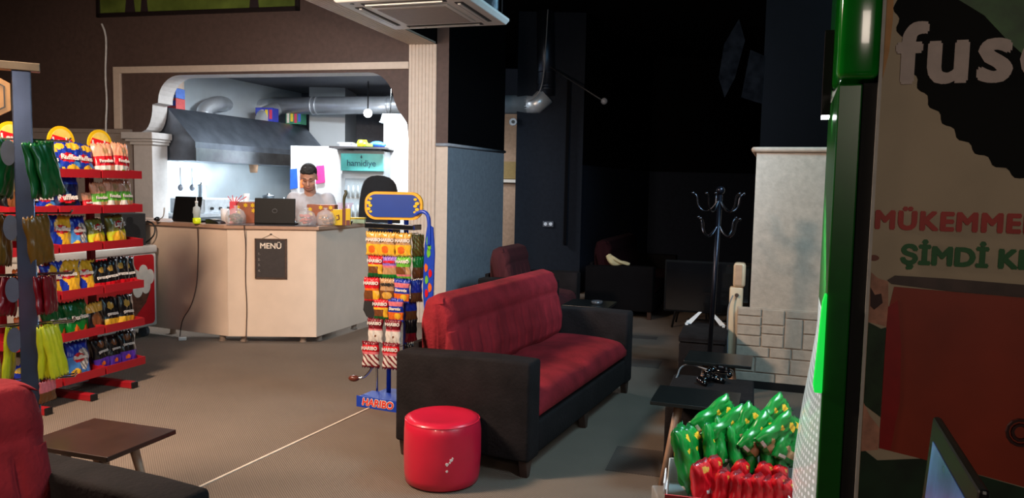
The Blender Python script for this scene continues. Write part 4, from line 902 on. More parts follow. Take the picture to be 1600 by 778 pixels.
b = NB(); tube(b,[wf(-3.99,3.30,-.02),wf(-3.95,3.22,-.02),wf(-3.93,3.1,-.02),wf(-3.96,2.7,-.02),wf(-3.94,2.4,-.02),wf(-3.95,2.1,-.045),wf(-3.94,1.6,-.045),wf(-3.9,.9,-.045)],.012,6,smooth_n=2)
tag(obj('wall_cable', b, M('white_cable',(215,215,215),.5), smooth=True),'white cable hanging down the brown wall above the snack rack','cable')

# ================================================================ HANGING-BAG STAND, nearest left
hs_ = thing('display_stand','tall dark lacquered display stand post with pegs, cutting the photo at left','display stand',(-2.12,3.34,0),rad(32))
b = NB(); bx(b,-.036,.036,-.02,.02,.02,1.95); obj('post', b, post_m, hs_, bevel=.004)
b = NB(); bx(b,-.11,.07,-.03,.03,1.95,1.985); obj('header_bar', b, M('brushed_bronze',(120,108,92),.35,.7), hs_, bevel=.003)
b = NB(); bx(b,-.2,.2,-.2,.2,0,.02); obj('base_plate', b, black, hs_, bevel=.004)
PEG = [1.66,1.34,1.07,.85,.60]
for z in PEG:
    for s in (-1,1):
        for yy in (0,.05):
            b = NB(); ex = .30 if s<0 else .17; tube(b,[(s*.036,yy,z),(s*ex,yy,z),(s*(ex+.01),yy,z+.015)],.004,6); obj('peg', b, chrome, hs_)
    b = NB(); prism(b,[(.028*math.cos(a*PI/10)*1.0,.055*math.sin(a*PI/10)) for a in range(20)],-.0015,.0015,lambda a,b_,t: Vector((-.055+a,-.018+t,z-.06+b_))); obj('label_holder', b, M('pale_blue_plastic',(74,84,104),.3), hs_)
hx_ = thing('hexagon_sign','gold hexagonal sign with black outline hanging at the left edge','sign',(-2.20,3.22,1.83),rad(20))
b = NB(); prism(b,[(.11*math.cos(rad(30+60*k)),.11*math.sin(rad(30+60*k))) for k in range(6)],-.006,.006,XZ()); obj('plate', b, M('gold_print',(196,140,70),.4,noise=.15), hx_)
for r0,r1 in ((.088,.082),):
    b = NB()
    for k in range(6):
        a0,a1 = rad(30+60*k),rad(90+60*k); q = [(r0*math.cos(a0),r0*math.sin(a0)),(r0*math.cos(a1),r0*math.sin(a1)),(r1*math.cos(a1),r1*math.sin(a1)),(r1*math.cos(a0),r1*math.sin(a0))]; prism(b,q,-.008,-.006,XZ())
    obj('outline', b, black, hx_)
b = NB(); prism(b,[(-.03,.03),(.03,.03),(.045,0),(.03,-.03),(-.03,-.03),(-.045,0)],-.008,-.006,XZ()); obj('inner_mark', b, black, hx_)
b = NB(); tube(b,[(0,0,.105),(.01,0,.13),(0,0,.155),(-.01,0,.135),(0,0,.12)],.003,6,smooth_n=1); obj('hook', b, chrome, hx_)
HD = Vector((math.cos(rad(32)),math.sin(rad(32)),0)); HC = Vector((-2.12,3.34,0)); HY = Vector((-HD.y,HD.x,0))
rows_h = [('hanggreen','dark green hanging bag',.24),('hangamber','brown clear hanging bag',.22),('hangred','dark red clear hanging bag',.17),('hanglime','lime yellow hanging bag',.24),('hangpink','pinkish brown hanging pack',.10)]
random.seed(5)
for k,(kd,ds,hh) in enumerate(rows_h):
    for s,side in ((-1,'left'),(1,'right')):
        n_ = (4 if kd in('hanggreen','hanglime') else 3) if s<0 else {'hanggreen':3,'hangamber':1,'hangred':2,'hanglime':3,'hangpink':1}[kd]
        for j in range(n_):
            xx = s*(.085+.05*j) if s<0 else .062+.026*j; sc = hh/KIND[kd][1]
            p = HC+HD*xx+HY*(.03*random.random())+Vector((0,0,PEG[k]-hh-.005))
            bag(kd, '%s, %s from post on %s side, %s peg row'%(ds,['nearest','second','third','fourth'][j],side,['top','second','third','fourth','lowest'][k]), 'snack bag', tuple(p), rad(32)+rad(random.uniform(35,65)), random.uniform(-.1,.1), random.uniform(-.1,.1)-.12*s, sc, 'bags hanging on the dark stand', sy=.6)

# ================================================================ SWEETS STAND
ss = thing('sweets_stand','tall blue sweets display stand with yellow rimmed sign and lettered base','display stand',(-.785,5.16,0),rad(-24))
b = NB(); prism(b,[(-.19,0),(.19,0),(.19,.035),(.17,.075),(-.17,.075),(-.19,.035)],-.17,-.02,XZ()); prism(b,[(-.17,.0),(.17,.0),(.17,.05),(-.17,.05)],-.02,.17,XZ()); obj('base', b, blue_en, ss, bevel=.006)
b = NB(); prism(b,[(-.19,.0),(.19,.0),(.19,.075),(-.19,.075)],-.175,-.17,XZ()); bf = obj('base_front', b, blue_en, ss, bevel=.01)
text('base_lettering','HARIBO',.068,M('lettering_red',(220,40,20),.4),bf,(-.02,-.179,.018),bold=.001,ext=.001,shear=.15)
text('lettering_halo','HARIBO',.068,white_print,bf,(-.02,-.1765,.018),bold=.0055,ext=.0008,shear=.15)
for x in (-.06,.07):
    b = NB(); cone(b,(x,.02,.05),(x,.02,1.30),.016,.016,14); obj('pole', b, blue_en, ss, smooth=True)
b = NB(); bx(b,-.19,.19,-.09,.02,1.20,1.235); obj('chrome_tray', b, chrome, ss, bevel=.004)
def stadium(w_,h_,n=10,sq=.0):
    q = []
    for (cx,cz,a0) in ((w_/2-h_*.4,h_*.1,0),(-w_/2+h_*.4,h_*.1,90),(-w_/2+h_*.4,-h_*.1,180),(w_/2-h_*.4,-h_*.1,270)):
        for k in range(n): a = rad(a0+90*k/(n-1)); q.append((cx+h_*.4*math.cos(a),cz+h_*.4*math.sin(a)))
    return q
bd_ = NB(); prism(bd_, stadium(.38,.185), -.06,-.045, lambda a,b_,t: Vector((a*.91+.02,t+.42*a,b_+1.355))); sg = obj('sign_board', bd_, M('sign_yellow',(226,158,36),.35), ss)
bd_ = NB(); prism(bd_, stadium(.345,.15), -.066,-.06, lambda a,b_,t: Vector((a*.91+.02,t+.42*a,b_+1.355))); obj('blue_field', bd_, M('sign_blue_field',(14,56,138),.35,noise=.04), sg)
for s in (-1,1):
    for dx,dz,r_ in ((.0,.045,.011),(.012,.018,.014),(.0,.0,.012),(.012,-.022,.013),(-.002,-.04,.010)):
        a_ = s*(.148+dx*s*s*1.0*(1)); b = NB(); prism(b,[(a_+r_*math.cos(k*PI/8),dz+r_*.8*math.sin(k*PI/8)) for k in range(16)],-.070,-.066,lambda a,b_,t: Vector((a*.91+.02,t+.42*a,b_+1.355))); obj('sweet_picture', b, yellow, sg)
b = NB(); tube(b,[(.15,.0,1.30),(.20,.0,1.325),(.245,.0,1.31),(.26,.0,1.25),(.26,.0,1.1)],.013,10,smooth_n=2); obj('arch_tube', b, blue_en, ss, smooth=True)
b = NB(); prism(b,[(.235,.58),(.285,.60),(.30,1.05),(.285,1.22),(.245,1.24),(.225,1.1),(.215,.8)],.0,.012,XZ()); sd = obj('side_panel', b, blue_en, ss)
for i,(x,z,c_,r_) in enumerate([(.255,1.13,'ltgreen',.022),(.262,1.09,'ltgreen',.018),(.258,1.05,'ltgreen',.02),(.24,.95,'orange',.018),(.272,.915,'red',.018),(.245,.87,'ltgreen',.018),(.27,.82,'orange',.02),(.245,.78,'red',.018),(.268,.70,'yel',.016)]):
    b = NB(); prism(b,[(x+r_*.7*math.cos(k*PI/7),z+r_*1.5*math.sin(k*PI/7)*(1+.15*math.cos(3*k*PI/7))) for k in range(14)],-.003,0,XZ()); obj('sweet_picture', b, F_[c_], sd)
SX = Vector((math.cos(rad(-14)),math.sin(rad(-14)),0)); SYv = Vector((-SX.y,SX.x,0)); SO = Vector((-.80,5.10,0))
rowsS = [(1.02,[('hgold',-.115),('hgold',-.02),('hgold',.095),('hside',.175)]),(.875,[('hredgreen',-.10),('hpurple',.005),('hlime',.10),('hsidegreen',.175)]),(.715,[('hred',-.12),('htan',-.01),('hblue',.09),('hsideblue',.165)]),
 (.59,[('hredgreen',-.05),('hblue',.055),('hsideblue',.13)]),(.44,[('hblack',-.085),('hblack',.04),('hsidedark',.13)]),(.27,[('hblackred',-.115),('hblackred',.03),('hsidedark',.12)])]
HDsc = {'hgold':'gold sweets bag','hredgreen':'red yellow and green sweets bag','hpurple':'lilac and green sweets bag','hlime':'lime green sweets bag','hred':'red and yellow sweets bag','htan':'tan sweets bag','hblue':'blue and pink sweets bag','hblack':'dark topped white sweets bag','hblackred':'red topped white sweets bag','hside':'olive sweets bag turned sideways','hsidegreen':'green sweets bag turned sideways','hsideblue':'blue sweets bag turned sideways','hsidedark':'dark sweets bag turned sideways'}
for k,(z,row) in enumerate(rowsS):
    for j,(kd,x) in enumerate(row):
        side = 'side' in kd
        p = SO+SX*x+SYv*(.03 if side else -.03-.008*k)+Vector((0,0,z))
        bag(kd, '%s, %s in the %s row of the blue sweets stand'%(HDsc[kd],ORD[j],['top','second','third','fourth','fifth','bottom'][k]), 'sweets bag', tuple(p), rad(-14)+(rad(48) if side else random.uniform(-.04,.04)), 0, random.uniform(-.03,.03), 1.0, 'sweets bags on the blue stand', name='sweets_bag')
    for x in [q[1] for q in row]:
        b = NB(); pz = z+KIND['hgold'][1]-.004; l0 = Vector((x-.015,-.05,pz)); tube(b,[(x-.015,-.10,pz),(x-.015,.03,pz)],.0025,5); hkk = obj('peg', b, chrome, ss)
b = NB(); prism(b,chaikin([(-.07,.0),(.05,-.02),(.07,.13),(.02,.19),(-.05,.18)],1),-.03,.03,lambda a,b_,t: Vector((-.96+a,5.30+t,.58+b_))); bg_ = tag(obj('dark_pack', b, M('matt_black',(26,26,28),.7), bevel=.01), 'black pack hanging at the left side of the sweets stand','pack')
b = NB(); tube(b,[(-.97,5.28,.72),(-.9,5.22,.80),(-.845,5.19,.80)],.004,5); obj('strap', b, black, bg_)
hn_ = thing('crank_handle','curved chrome rod with brown oval grip beside the sweets stand base','handle',(-1.02,5.22,0))
b = NB(); tube(b,[(.10,.02,.0),(.10,.02,.24),(.09,.01,.27),(.05,0,.20),(.01,0,.16),(-.03,0,.155)],.009,8,smooth_n=2); obj('rod', b, chrome, hn_, smooth=True)
b = NB(); ball(b,(-.055,0,.155),.03,(1.3,.8,.75)); obj('grip', b, M('brown_grip',(90,40,26),.35), hn_, smooth=True)
# ================================================================ DRINKS COOLER, foreground right
co = thing('drinks_cooler','tall green drinks cooler with printed side panel at the right edge','cooler',(.945,2.05,0),rad(-20))
b = NB(); bx(b,.012,.70,.004,.6,.0,2.22); obj('cabinet', b, M('cooler_shell',(30,34,32),.5), co)
b = NB(); bx(b,-.026,.012,.002,.6,.05,1.79); obj('gasket', b, M('gasket_black',(8,8,9),.8), co)
b = NB(); bx(b,-.088,-.028,0,.6,.05,1.788); obj('door', b, green_enamel, co, bevel=.004)
b = NB(); bx(b,-.095,.010,-.012,.6,1.80,2.25); obj('header_box', b, green_gloss, co, bevel=.02, bseg=3, smooth=True)
b = NB(); bx(b,.008,.016,-.006,.002,.03,2.2); obj('edge_trim', b, M('white_edge',(190,186,180),.5), co)
prof = [(-.088,1.14),(-.094,1.05),(-.108,.94),(-.122,.82),(-.134,.68),(-.140,.54),(-.142,.36),(-.125,.16),(-.088,.06)]
dm_ = bpy.data.materials.new('lit_acrylic_reflections'); dm_.use_nodes = True; nt = dm_.node_tree; N = nt.nodes; L = nt.links; bs = N['Principled BSDF']  # LED reflections painted as emissive dots on the bowed door
tc = N.new('ShaderNodeTexCoord'); mp = N.new('ShaderNodeMapping'); mp.inputs['Scale'].default_value = (0,45,45); L.new(tc.outputs['Object'], mp.inputs['Vector'])
vo = N.new('ShaderNodeTexVoronoi'); vo.inputs['Randomness'].default_value = 0; vo.inputs['Scale'].default_value = 1; L.new(mp.outputs[0], vo.inputs['Vector'])
rp = N.new('ShaderNodeValToRGB'); rp.color_ramp.elements[0].position = .22; rp.color_ramp.elements[1].position = .3
rp.color_ramp.elements[0].color = (1,1,1,1); rp.color_ramp.elements[1].color = (.30,.36,.34,1); L.new(vo.outputs['Distance'], rp.inputs[0])
L.new(rp.outputs[0], bs.inputs['Emission Color']); bs.inputs['Emission Strength'].default_value = .5; bs.inputs['Base Color'].default_value = (.32,.36,.35,1); bs.inputs['Roughness'].default_value = .15
b = NB(); ny = 24; G3 = []
pf2 = []
for (x0,z0),(x1,z1) in zip(prof,prof[1:]): pf2 += [(x0+(x1-x0)*q/4,z0+(z1-z0)*q/4) for q in range(4)]
pf2.append(prof[-1])
for k in range(ny+1):
    yy = .005+.59*k/ny; bb_ = (1-abs((yy-.3)/.297)**2.6)*1.22
    G3.append([b.verts.new((-.0885+(x_+.088)*max(0,bb_), yy, z_)) for x_,z_ in pf2])
for A,B in zip(G3,G3[1:]):
    for k in range(len(A)-1): b.faces.new((A[k],A[k+1],B[k+1],B[k]))
bmesh.ops.recalc_face_normals(b, faces=b.faces[:]); obj('bowed_panel', b, dm_, co, smooth=True)
b = NB(); prism(b,[(-.112,.97),(-.106,1.08),(-.100,1.2),(-.094,1.225),(-.088,1.225),(-.088,.95),(-.108,.95)],-.012,.014,lambda a,b_,t: Vector((a,t,b_))); obj('handle', b, green_lit, co, bevel=.004)
b = NB(); bx(b,-.12,-.096,.25,.30,1.73,1.98); obj('side_light', b, M('dark_housing',(34,26,34),.4), co)
b = NB(); bx(b,-.119,-.097,.251,.299,1.722,1.73); obj('side_light_tube', b, lamp_glow, co)
# printed side: kraft background, black scalloped disc, lettering, can
pp = NB(); bx(pp,.016,.70,.0,.004,.03,2.2); pn_ = obj('printed_panel', pp, M('kraft_print',(196,178,150),.6,noise=.12,scale=3), co)
def art(name, poly, mat, layer, parent=None):
    b = NB(); prism(b, poly, -.0008*layer-.0012, -.0008*layer, XZ()); return obj(name, b, mat, parent or pn_)
cx_,cz_,R_ = .60,2.05,.565
sc_ = []
for k in range(110):
    a = rad(175+k*1.0); rr_ = R_+.006*math.sin(k*1.15); sc_.append((cx_+rr_*math.cos(a), cz_+rr_*math.sin(a)))
sc_ = [q for q in sc_ if q[0] < .70] + [(.70,1.55),(.70,2.2),(.045,2.2)]
art('black_disc', sc_, M('disc_black',(9,10,9),.7,spec=.2), 1)
art('leaf', [(.17,2.0),(.24,1.95),(.30,1.88),(.38,1.80),(.70,1.62),(.70,2.2),(.12,2.2)], M('leaf_green',(52,96,44),.5,noise=.5,scale=14), 2)
art('kraft_flap', [(.018,2.2),(.03,2.2),(.034,1.95),(.03,1.87),(.018,1.8)], M('kraft_orange',(206,150,92),.6), 2)
txw = M('lettering_pale',(196,178,170),.5)
text('lettering','fuse',.212,txw,pn_,(.05,-.004,1.79),align='LEFT',bold=.007,ext=.0006,spacing=1.10)
text('lettering','MÜKEMMEL',.066,M('lettering_dim_red',(176,40,30),.5),pn_,(-.0+.018,-.003,1.409),align='LEFT',bold=.0034,ext=.0006,spacing=1.12)
text('lettering','ŞİMDİ KEŞFET',.066,M('lettering_green',(20,96,40),.5),pn_,(.085,-.003,1.319),align='LEFT',bold=.0034,ext=.0006,spacing=1.02)
mred = M('can_red_orange',(150,50,26),.5,noise=.2,scale=4); 
art('can_body', [(.075,1.255),(.70,1.235),(.70,.72),(.40,.76),(.165,.80),(.062,.815),(.062,1.08),(.063,1.18)], mred, 2)
art('can_stripe', [(.0635,1.2),(.085,1.22),(.10,1.1),(.105,.95),(.09,.813),(.062,.815),(.062,1.08)], M('can_deep_red',(150,16,16),.5), 3)
art('can_rim', [(.058,1.272),(.075,1.285),(.20,1.284),(.70,1.268),(.70,1.236),(.20,1.252),(.068,1.262)], M('can_rim_dark',(70,52,46),.4,noise=.3), 3)
wd_ = M('splashed_wood',(196,140,116),.6,noise=.35,scale=22)
art('wood_picture', [(.018,1.29),(.035,1.275),(.06,1.268),(.064,1.20),(.062,1.147),(.018,1.156)], wd_, 1)
art('wood_knot', [(.018,1.25),(.03,1.23),(.045,1.235),(.05,1.21),(.03,1.19),(.02,1.2)], M('knot_dark',(60,32,28),.6), 3)
art('leaf_picture', [(.018,1.155),(.05,1.14),(.062,1.145),(.061,.90),(.018,.93)], M('dark_leaf',(30,54,30),.6,noise=.6,scale=18), 1)
art('wood_picture', [(.018,.935),(.035,.90),(.061,.87),(.06,.81),(.018,.80)], wd_, 2)
art('green_field', [(.018,.81),(.06,.78),(.165,.80),(.40,.757),(.70,.72),(.70,.4),(.018,.4)], M('field_green',(20,48,28),.6,noise=.5,scale=12), 1)
art('bean_picture', [(.022+.013*math.cos(k*PI/7),1.329+.008*math.sin(k*PI/7)) for k in range(14)], M('bean_brown',(120,60,44),.5), 2)
for r0 in (.03,.018):
    b = NB(); tube(b,[(.385+r0*math.cos(a*.45),-.004,.90+r0*1.1*math.sin(a*.45)) for a in range(14)],.005,5); obj('swirl_mark', b, M('swirl_dark',(50,14,12),.5), pn_)
# laptop and its desk, foreground right
dk_ = thing('desk','small black desk at the lower right under the tilted laptop','desk',(.60,.72,0),rad(-20))
b = NB(); bx(b,.0,.55,.0,.62,.80,.83); obj('desktop', b, black_top, dk_, bevel=.003)
for x in (.03,.52):
    for y in (.03,.59): b = NB(); bx(b,x-.02,x+.02,y-.02,y+.02,0,.8); obj('leg', b, black, dk_)
lp = thing('laptop','open laptop seen edge on with bluish screen in the lower right corner','laptop',(.655,1.13,.831),rad(70)+PI)
b = NB(); bx(b,-.17,.17,-.25,-.01,0,.016); obj('keyboard_base', b, black, lp, bevel=.004)
b = NB(); bx(b,-.175,.175,-.004,.010,0,.28); ld = obj('lid', b, black, lp, bevel=.005, loc=(0,0,.012), rot=(-.06,0,0))
b = NB(); bx(b,-.14,.15,-.0055,-.0045,.03,.245); obj('screen', b, M('blue_screen',(84,120,190),.25,emit=.14,noise=.6,scale=6), ld)

# ================================================================ BOX OF CRISP BAGS
BO = Vector((.54,2.45,.48))
st = thing('plinth','low white plinth under the box of crisp bags','plinth',(.70,2.42,0),0)
b = NB(); bx(b,-.2,.2,-.17,.17,.0,.478); obj('body', b, M('plinth_white',(150,150,150),.5), st, bevel=.006)
cbx = thing('display_carton','white and pink open carton holding green and red crisp bags','carton',(.525,2.455,BO.z),rad(-13.6))
ck = M('carton_white',(206,200,196),.6,noise=.04); ckp = M('carton_pink',(206,70,76),.5,noise=.05)
b = NB(); bx(b,.0,.37,-.20,.17,0,.005); obj('bottom', b, ck, cbx)
for xw in (0,.366): b = NB(); prism(b,[(-.20,0),(.17,0),(.17,.085),(-.05,.085),(-.20,.115)],xw,xw+.004,YZ); obj('side_wall', b, ck, cbx)
b = NB(); bx(b,.0,.37,-.204,-.20,0,.10); obj('front_wall', b, ckp, cbx)
b = NB(); bx(b,.0,.37,.166,.17,0,.085); obj('back_wall', b, ck, cbx)
b = NB(); prism(b,[(-.20,.10),(-.06,.08),(-.03,.12),(-.05,.125),(-.19,.13)],-.006,-.002,YZ); obj('raised_flap', b, ck, cbx)
def L2(u,v,y): return BO+Vector(((u-1045)*.00206, y, .199-(v-690)*.00204))
G_ = [(1078,768,1056,674,.0,.75),(1092,765,1076,678,.04,.7),(1090,692,1152,647,.10,.95),(1104,706,1172,660,.06,1),(1146,706,1184,650,.05,.95),(1160,712,1198,672,.02,.9),(1182,700,1232,662,.0,1),(1192,690,1232,652,.10,.95),(1218,720,1234,684,.0,.9),
      (1112,742,1110,702,.02,.8),(1131,735,1130,700,.04,.8),(1155,745,1150,705,.02,.8),(1178,748,1176,708,.04,.8),(1200,745,1202,705,.02,.8),(1222,748,1222,712,.02,.8)]
random.seed(9)
GP = ['upright at the left end','second upright from the left','topmost leaning, leftmost','second leaning from the left','steep leaning, in the middle','short leaning, right of the middle','broad leaning, near the bowed panel','topmost beside the bowed panel','lowest beside the bowed panel','first of the lower upright row','second of the lower upright row','third of the lower upright row','fourth of the lower upright row','fifth of the lower upright row','last of the lower upright row']
for i,(u0,v0,u1,v1,y,s) in enumerate(G_):
    p0 = L2(u0,v0,y); p1 = L2(u1,v1,y+.03); d = p1-p0; z_ = d.normalized(); ln = max(d.length,.15)
    x_ = Vector((0,1,0)) if i in (0,1) or i>8 else (Vector((-z_.z,0,z_.x))*.8+Vector((0,-.55,0))).normalized()
    if i in (0,1) or i>8: x_ = Vector((.35,.93,0)).normalized()
    x_ = (x_-z_*x_.dot(z_)).normalized(); y_ = z_.cross(x_)
    if i not in (0,1) and i<=8: x_ = Vector((z_.z,.0,-z_.x)); x_ = (x_*.93+Vector((0,.36,0))).normalized(); x_ = (x_-z_*x_.dot(z_)).normalized(); y_ = z_.cross(x_)
    o = bag('green','green crisp bag in the carton, '+GP[i],'snack bag',tuple(p0),0,group='green crisp bags in the carton',scale=ln/.26*1.0)
    o.rotation_euler = Matrix((x_,y_,z_)).transposed().to_euler(); o.scale = (min(1,ln/.26*1.15)*.95,1.25*ln/.2,ln/.26*1.05)
Rr = [(1104,790,1096,706,-.10),(1122,792,1130,716,-.12),(1142,795,1150,716,-.13),(1158,796,1166,722,-.13),(1178,797,1182,720,-.13),(1194,797,1196,724,-.13),(1212,797,1212,720,-.13),(1228,797,1224,728,-.13),(1118,770,1126,708,-.04),(1160,770,1170,714,-.04),(1200,770,1206,716,-.04),(1226,770,1232,722,-.03)]
RPn = ['first with orange picture at the left end','second from the left, front','third from the left, front','fourth from the left, front','fifth from the left, front','sixth from the left, front','seventh from the left, front','rightmost, front','first of the row behind','second of the row behind','third of the row behind','last of the row behind']
for i,(u0,v0,u1,v1,y) in enumerate(Rr):
    u0 -= 18; u1 -= 18
    p0 = L2(u0,v0,y); p0.z = max(p0.z,BO.z+.008); p1 = L2(u1,v1,y+.02); d = p1-p0; z_ = d.normalized(); x_ = Vector((.45 if i else .75,.9,0)).normalized(); x_ = (x_-z_*x_.dot(z_)).normalized(); y_ = z_.cross(x_)
    o = bag('redbag','red crisp bag in the carton, '+RPn[i],'snack bag',tuple(p0),group='red crisp bags in the carton'); o.rotation_euler = Matrix((x_,y_,z_)).transposed().to_euler(); o.scale = (.8,.75,d.length/.25)

# ================================================================ CEILING CASSETTE AIR CONDITIONER
ay = rad(-17); AXv = Vector((math.cos(ay),math.sin(ay),0)); AYv = Vector((-AXv.y,AXv.x,0)); A_ = Vector((-.053,5.87,2.7)); ac_c = A_-AXv*.475-AYv*.475
ac = thing('air_conditioner','white cassette air conditioner hanging below the ceiling near the pillar','air conditioner',tuple(ac_c),ay)
b = NB(); 
for r0,r1,z0,z1 in ((.475,.46,.03,0.0),):
    V0 = [b.verts.new((sx*r0,sy*r0,.03)) for sx,sy in ((-1,-1),(1,-1),(1,1),(-1,1))]; V1 = [b.verts.new((sx*.455,sy*.455,0)) for sx,sy in ((-1,-1),(1,-1),(1,1),(-1,1))]; V2 = [b.verts.new((sx*.475,sy*.475,.05)) for sx,sy in ((-1,-1),(1,-1),(1,1),(-1,1))]
    b.faces.new(V1); b.faces.new(V2[::-1])
    for k in range(4): b.faces.new((V1[k],V0[k],V0[(k+1)%4],V1[(k+1)%4])); b.faces.new((V0[k],V2[k],V2[(k+1)%4],V0[(k+1)%4]))
    bmesh.ops.recalc_face_normals(b, faces=b.faces[:])
obj('panel', b, white, ac, bevel=.006)
b = NB(); bx(b,-.28,.28,-.28,.28,-.010,0); obj('grille_frame', b, white, ac, bevel=.006)
b = NB(); bx(b,-.25,.25,-.25,.25,-.014,-.010); obj('grille', b, M('grille_grey',(176,168,164),.6,noise=.04), ac, bevel=.003)
for k in range(4):
    a = k*PI/2; R3 = Matrix.Rotation(a,4,'Z')
    b = NB(); bx(b,.335,.395,-.30,.30,-.004,.0); bmesh.ops.transform(b, matrix=R3, verts=b.verts[:]); sl = obj('air_slot', b, M('slot_dark',(40,42,46),.6), ac, bevel=.001)
    b = NB(); bx(b,.352,.372,-.28,.28,-.012,-.004); bmesh.ops.transform(b, matrix=R3, verts=b.verts[:]); obj('vane', b, white, sl)
b = NB(); cone(b,(-.36,-.40,-.003),(-.36,-.40,.0),.014,.014,12); cone(b,(-.18,.42,-.003),(-.18,.42,0),.012,.012,12); obj('sensor', b, black, ac)
b = NB(); bx(b,-.41,.41,-.41,.41,.05,.34); obj('casing', b, steel_dark, ac)
for sx in (-1,1):
    for sy in (-1,1): b = NB(); cone(b,(sx*.43,sy*.43,.05),(sx*.43,sy*.43,1.2),.006,.006,8); obj('hanger_rod', b, chrome, ac)
# framed football poster high on the kitchen wall
fp_ = thing('framed_picture','large framed green picture high on the brown wall, cut by the top edge','picture',tuple(wf(-2.75,3.375,-.0)),-TH)
b = NB()
for x0,x1,z0,z1 in ((-1.30,1.30,0,.045),(-1.30,1.30,.46,.50),(-1.30,-1.255,0,.5),(1.255,1.30,0,.5)): bx(b,x0,x1,-.04,0,z0,z1)
obj('frame', b, M('frame_dark',(34,26,26),.4), fp_, bevel=.003)
b = NB(); bx(b,-1.26,1.26,-.02,-.005,.04,.465); pc = obj('picture_sheet', b, M('pitch_green',(104,122,54),.35,noise=.35,scale=4,coat=.4), fp_)
for x,w_ in ((-.85,.07),(-.66,.05),(.75,.06)):
    b = NB(); prism(b,[(x-w_,.04),(x+w_,.04),(x+w_*.7,.2),(x+w_*.9,.4),(x-w_*.8,.42),(x-w_*.7,.2)],-.023,-.02,XZ()); obj('dark_figure', b, M('figure_dark',(52,40,44),.5), pc)

# ================================================================ MAN BEHIND THE COUNTER
def remesh(o, vox, sm=3):
    m = o.modifiers.new('remesh','REMESH'); m.mode = 'VOXEL'; m.voxel_size = vox; m.use_smooth_shade = True
    s = o.modifiers.new('smooth','SMOOTH'); s.iterations = sm; s.factor = .5
mp_ = thing('person','person in light grey tee shirt looking down behind the counter','person',(-2.08,7.93,0),rad(8))
def limb(b, pts, rs):
    for (p,q),(r0,r1) in zip(zip(pts,pts[1:]),zip(rs,rs[1:])): cone(b,p,q,r0,r1,18); ball(b,q,r1,u=16,v=10)
    ball(b,pts[0],rs[0],u=16,v=10)
hc = Vector((0,-.20,1.545)); HR = Matrix.Rotation(rad(34),4,'X')
def hp(x,y,z): return hc + (HR.to_3x3() @ Vector((x,y,z)))
b = NB()
ball(b, hp(0,.012,.035), .092, (.86,1.02,.98), HR, 28, 20); ball(b, hp(0,-.022,-.045), .07, (.86,.95,1.05), HR, 24, 16)
ball(b, hp(0,-.058,-.098), .026, (1.2,.8,.8), HR); ball(b, hp(0,-.098,-.022), .014, (.9,1.2,1.0), HR); cone(b, hp(0,-.082,.018), hp(0,-.102,-.022), .008, .013, 10)
ball(b, hp(0,-.078,-.06), .017,(1.6,.7,.5),HR); ball(b, hp(0,-.074,-.074), .015,(1.4,.7,.55),HR)
ball(b, hp(0,-.076,.036), .03,(2.0,.5,.4),HR)
for s in (-1,1): ball(b, hp(s*.08,.01,-.01), .026,(.35,.7,1.2),HR); ball(b, hp(s*.045,-.058,-.03), .024,(1,.7,.9),HR)
limb(b,[(0,-.06,1.36),(0,-.13,1.46)],[.062,.056])
limb(b,[(0,.03,.95),(0,.02,1.1),(0,-.0,1.25)],[.14,.145,.15])
ball(b,(0,-.02,1.26),.13,(1.35,.8,1.0))
for s in (-1,1):
    limb(b,[(s*.175,-.03,1.33),(s*.24,-.02,1.10),(s*.20,-.21,1.115+.02)],[.062,.048,.034]) 
    limb(b,[(s*.20,-.21,1.135),(s*.175,-.27,1.135)],[.034,.026])
    ball(b,(s*.16,-.305,1.133),.034,(.9,1.2,.45))
    for k in range(4): 
        x0 = s*(.135+.017*k); limb(b,[(x0,-.33,1.135),(x0-.002*s,-.365+.004*abs(k-1.5),1.135),(x0-.004*s,-.39+.006*abs(k-1.5),1.122)],[.0095,.0085,.0075])
    limb(b,[(s*.14,-.29,1.133),(s*.118,-.32,1.13),(s*.112,-.345,1.125)],[.011,.010,.009])
    limb(b,[(s*.10,.03,.92),(s*.11,-.0,.5),(s*.11,.04,.09)],[.09,.062,.045]); ball(b,(s*.11,-.04,.05),.05,(.9,2.2,.95))
bodyo = obj('body', b, skin, mp_); remesh(bodyo,.007,2)
b = NB()
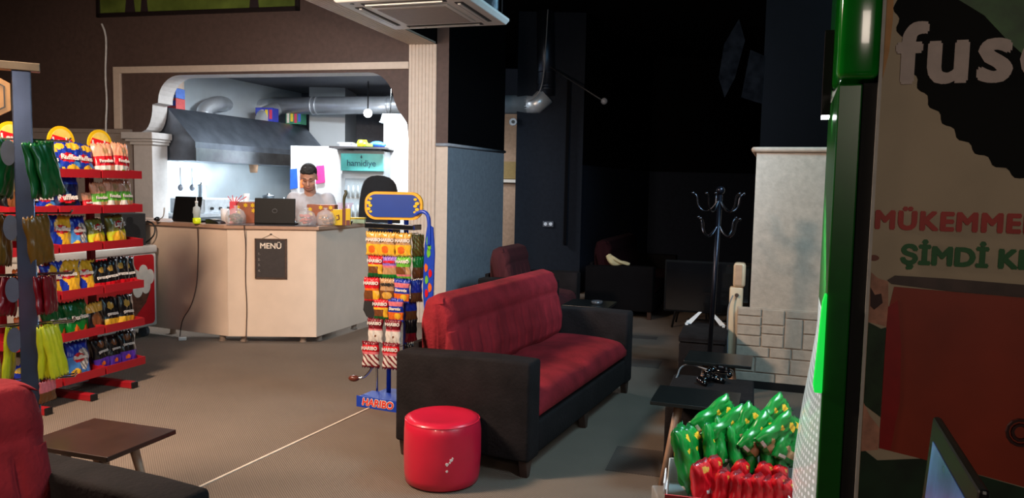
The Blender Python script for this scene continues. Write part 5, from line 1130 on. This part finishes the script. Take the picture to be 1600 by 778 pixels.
limb(b,[(0,.03,.95),(0,.02,1.1),(0,-.0,1.25)],[.16,.16,.165]); ball(b,(0,-.02,1.27),.145,(1.35,.86,.95)); ball(b,(0,-.055,1.37),.075,(1.25,1,.5))
for s in (-1,1): limb(b,[(s*.165,-.03,1.325),(s*.225,-.025,1.17)],[.078,.066])
sh = obj('tee_shirt', b, shirt, mp_); remesh(sh,.01,3)
b = NB(); 
for s in (-1,1): limb(b,[(s*.09,.03,.93),(s*.11,-.0,.5),(s*.11,.04,.12)],[.105,.08,.065])
ball(b,(0,.03,.92),.15,(1.1,.85,.7)); tr = obj('trousers', b, denim, mp_); remesh(tr,.012,3)
b = NB()
random.seed(21)
ball(b, hp(0,.030,.050), .095,(.88,1.0,.95),HR,28,20)
for k in range(70):
    a = random.uniform(-1.15,1.15); e_ = random.uniform(.45,1.25); r_ = .080
    ball(b, hp(r_*math.sin(a)*math.cos(e_*.9)*1.0, -.02-.055*math.cos(a)*math.cos(e_), .062+.075*math.sin(e_)), random.uniform(.010,.018),(1,1,.9),u=8,v=6)
for s in (-1,1): ball(b, hp(s*.076,.008,.02),.016,(.35,.9,1.6),HR)
hro = obj('hair', b, hair_m, mp_); remesh(hro,.005,1)
for s in (-1,1):
    b = NB(); tube(b,[hp(s*.014,-.0925,.045),hp(s*.032,-.0915,.050),hp(s*.05,-.078,.043)],[.0035,.0045,.002],6); obj('eyebrow', b, hair_m, mp_)
    b = NB(); tube(b,[hp(s*.016,-.088,.014),hp(s*.032,-.088,.010),hp(s*.047,-.076,.014)],[.002,.0035,.002],6); obj('eyelid', b, M('lash_dark',(60,36,30),.6), mp_)
b = NB(); tube(b,[hp(-.026,-.086,-.062),hp(0,-.094,-.067),hp(.026,-.086,-.062)],[.002,.004,.002],6); obj('lips', b, M('lips',(150,84,80),.5), mp_)
b = NB(); ball(b, hp(0,-.052,-.085),.056,(.98,.75,.62),HR); ob_ = obj('beard_shadow', b, M('stubble',(150,108,92),.8,noise=.2,scale=90), mp_, smooth=True)
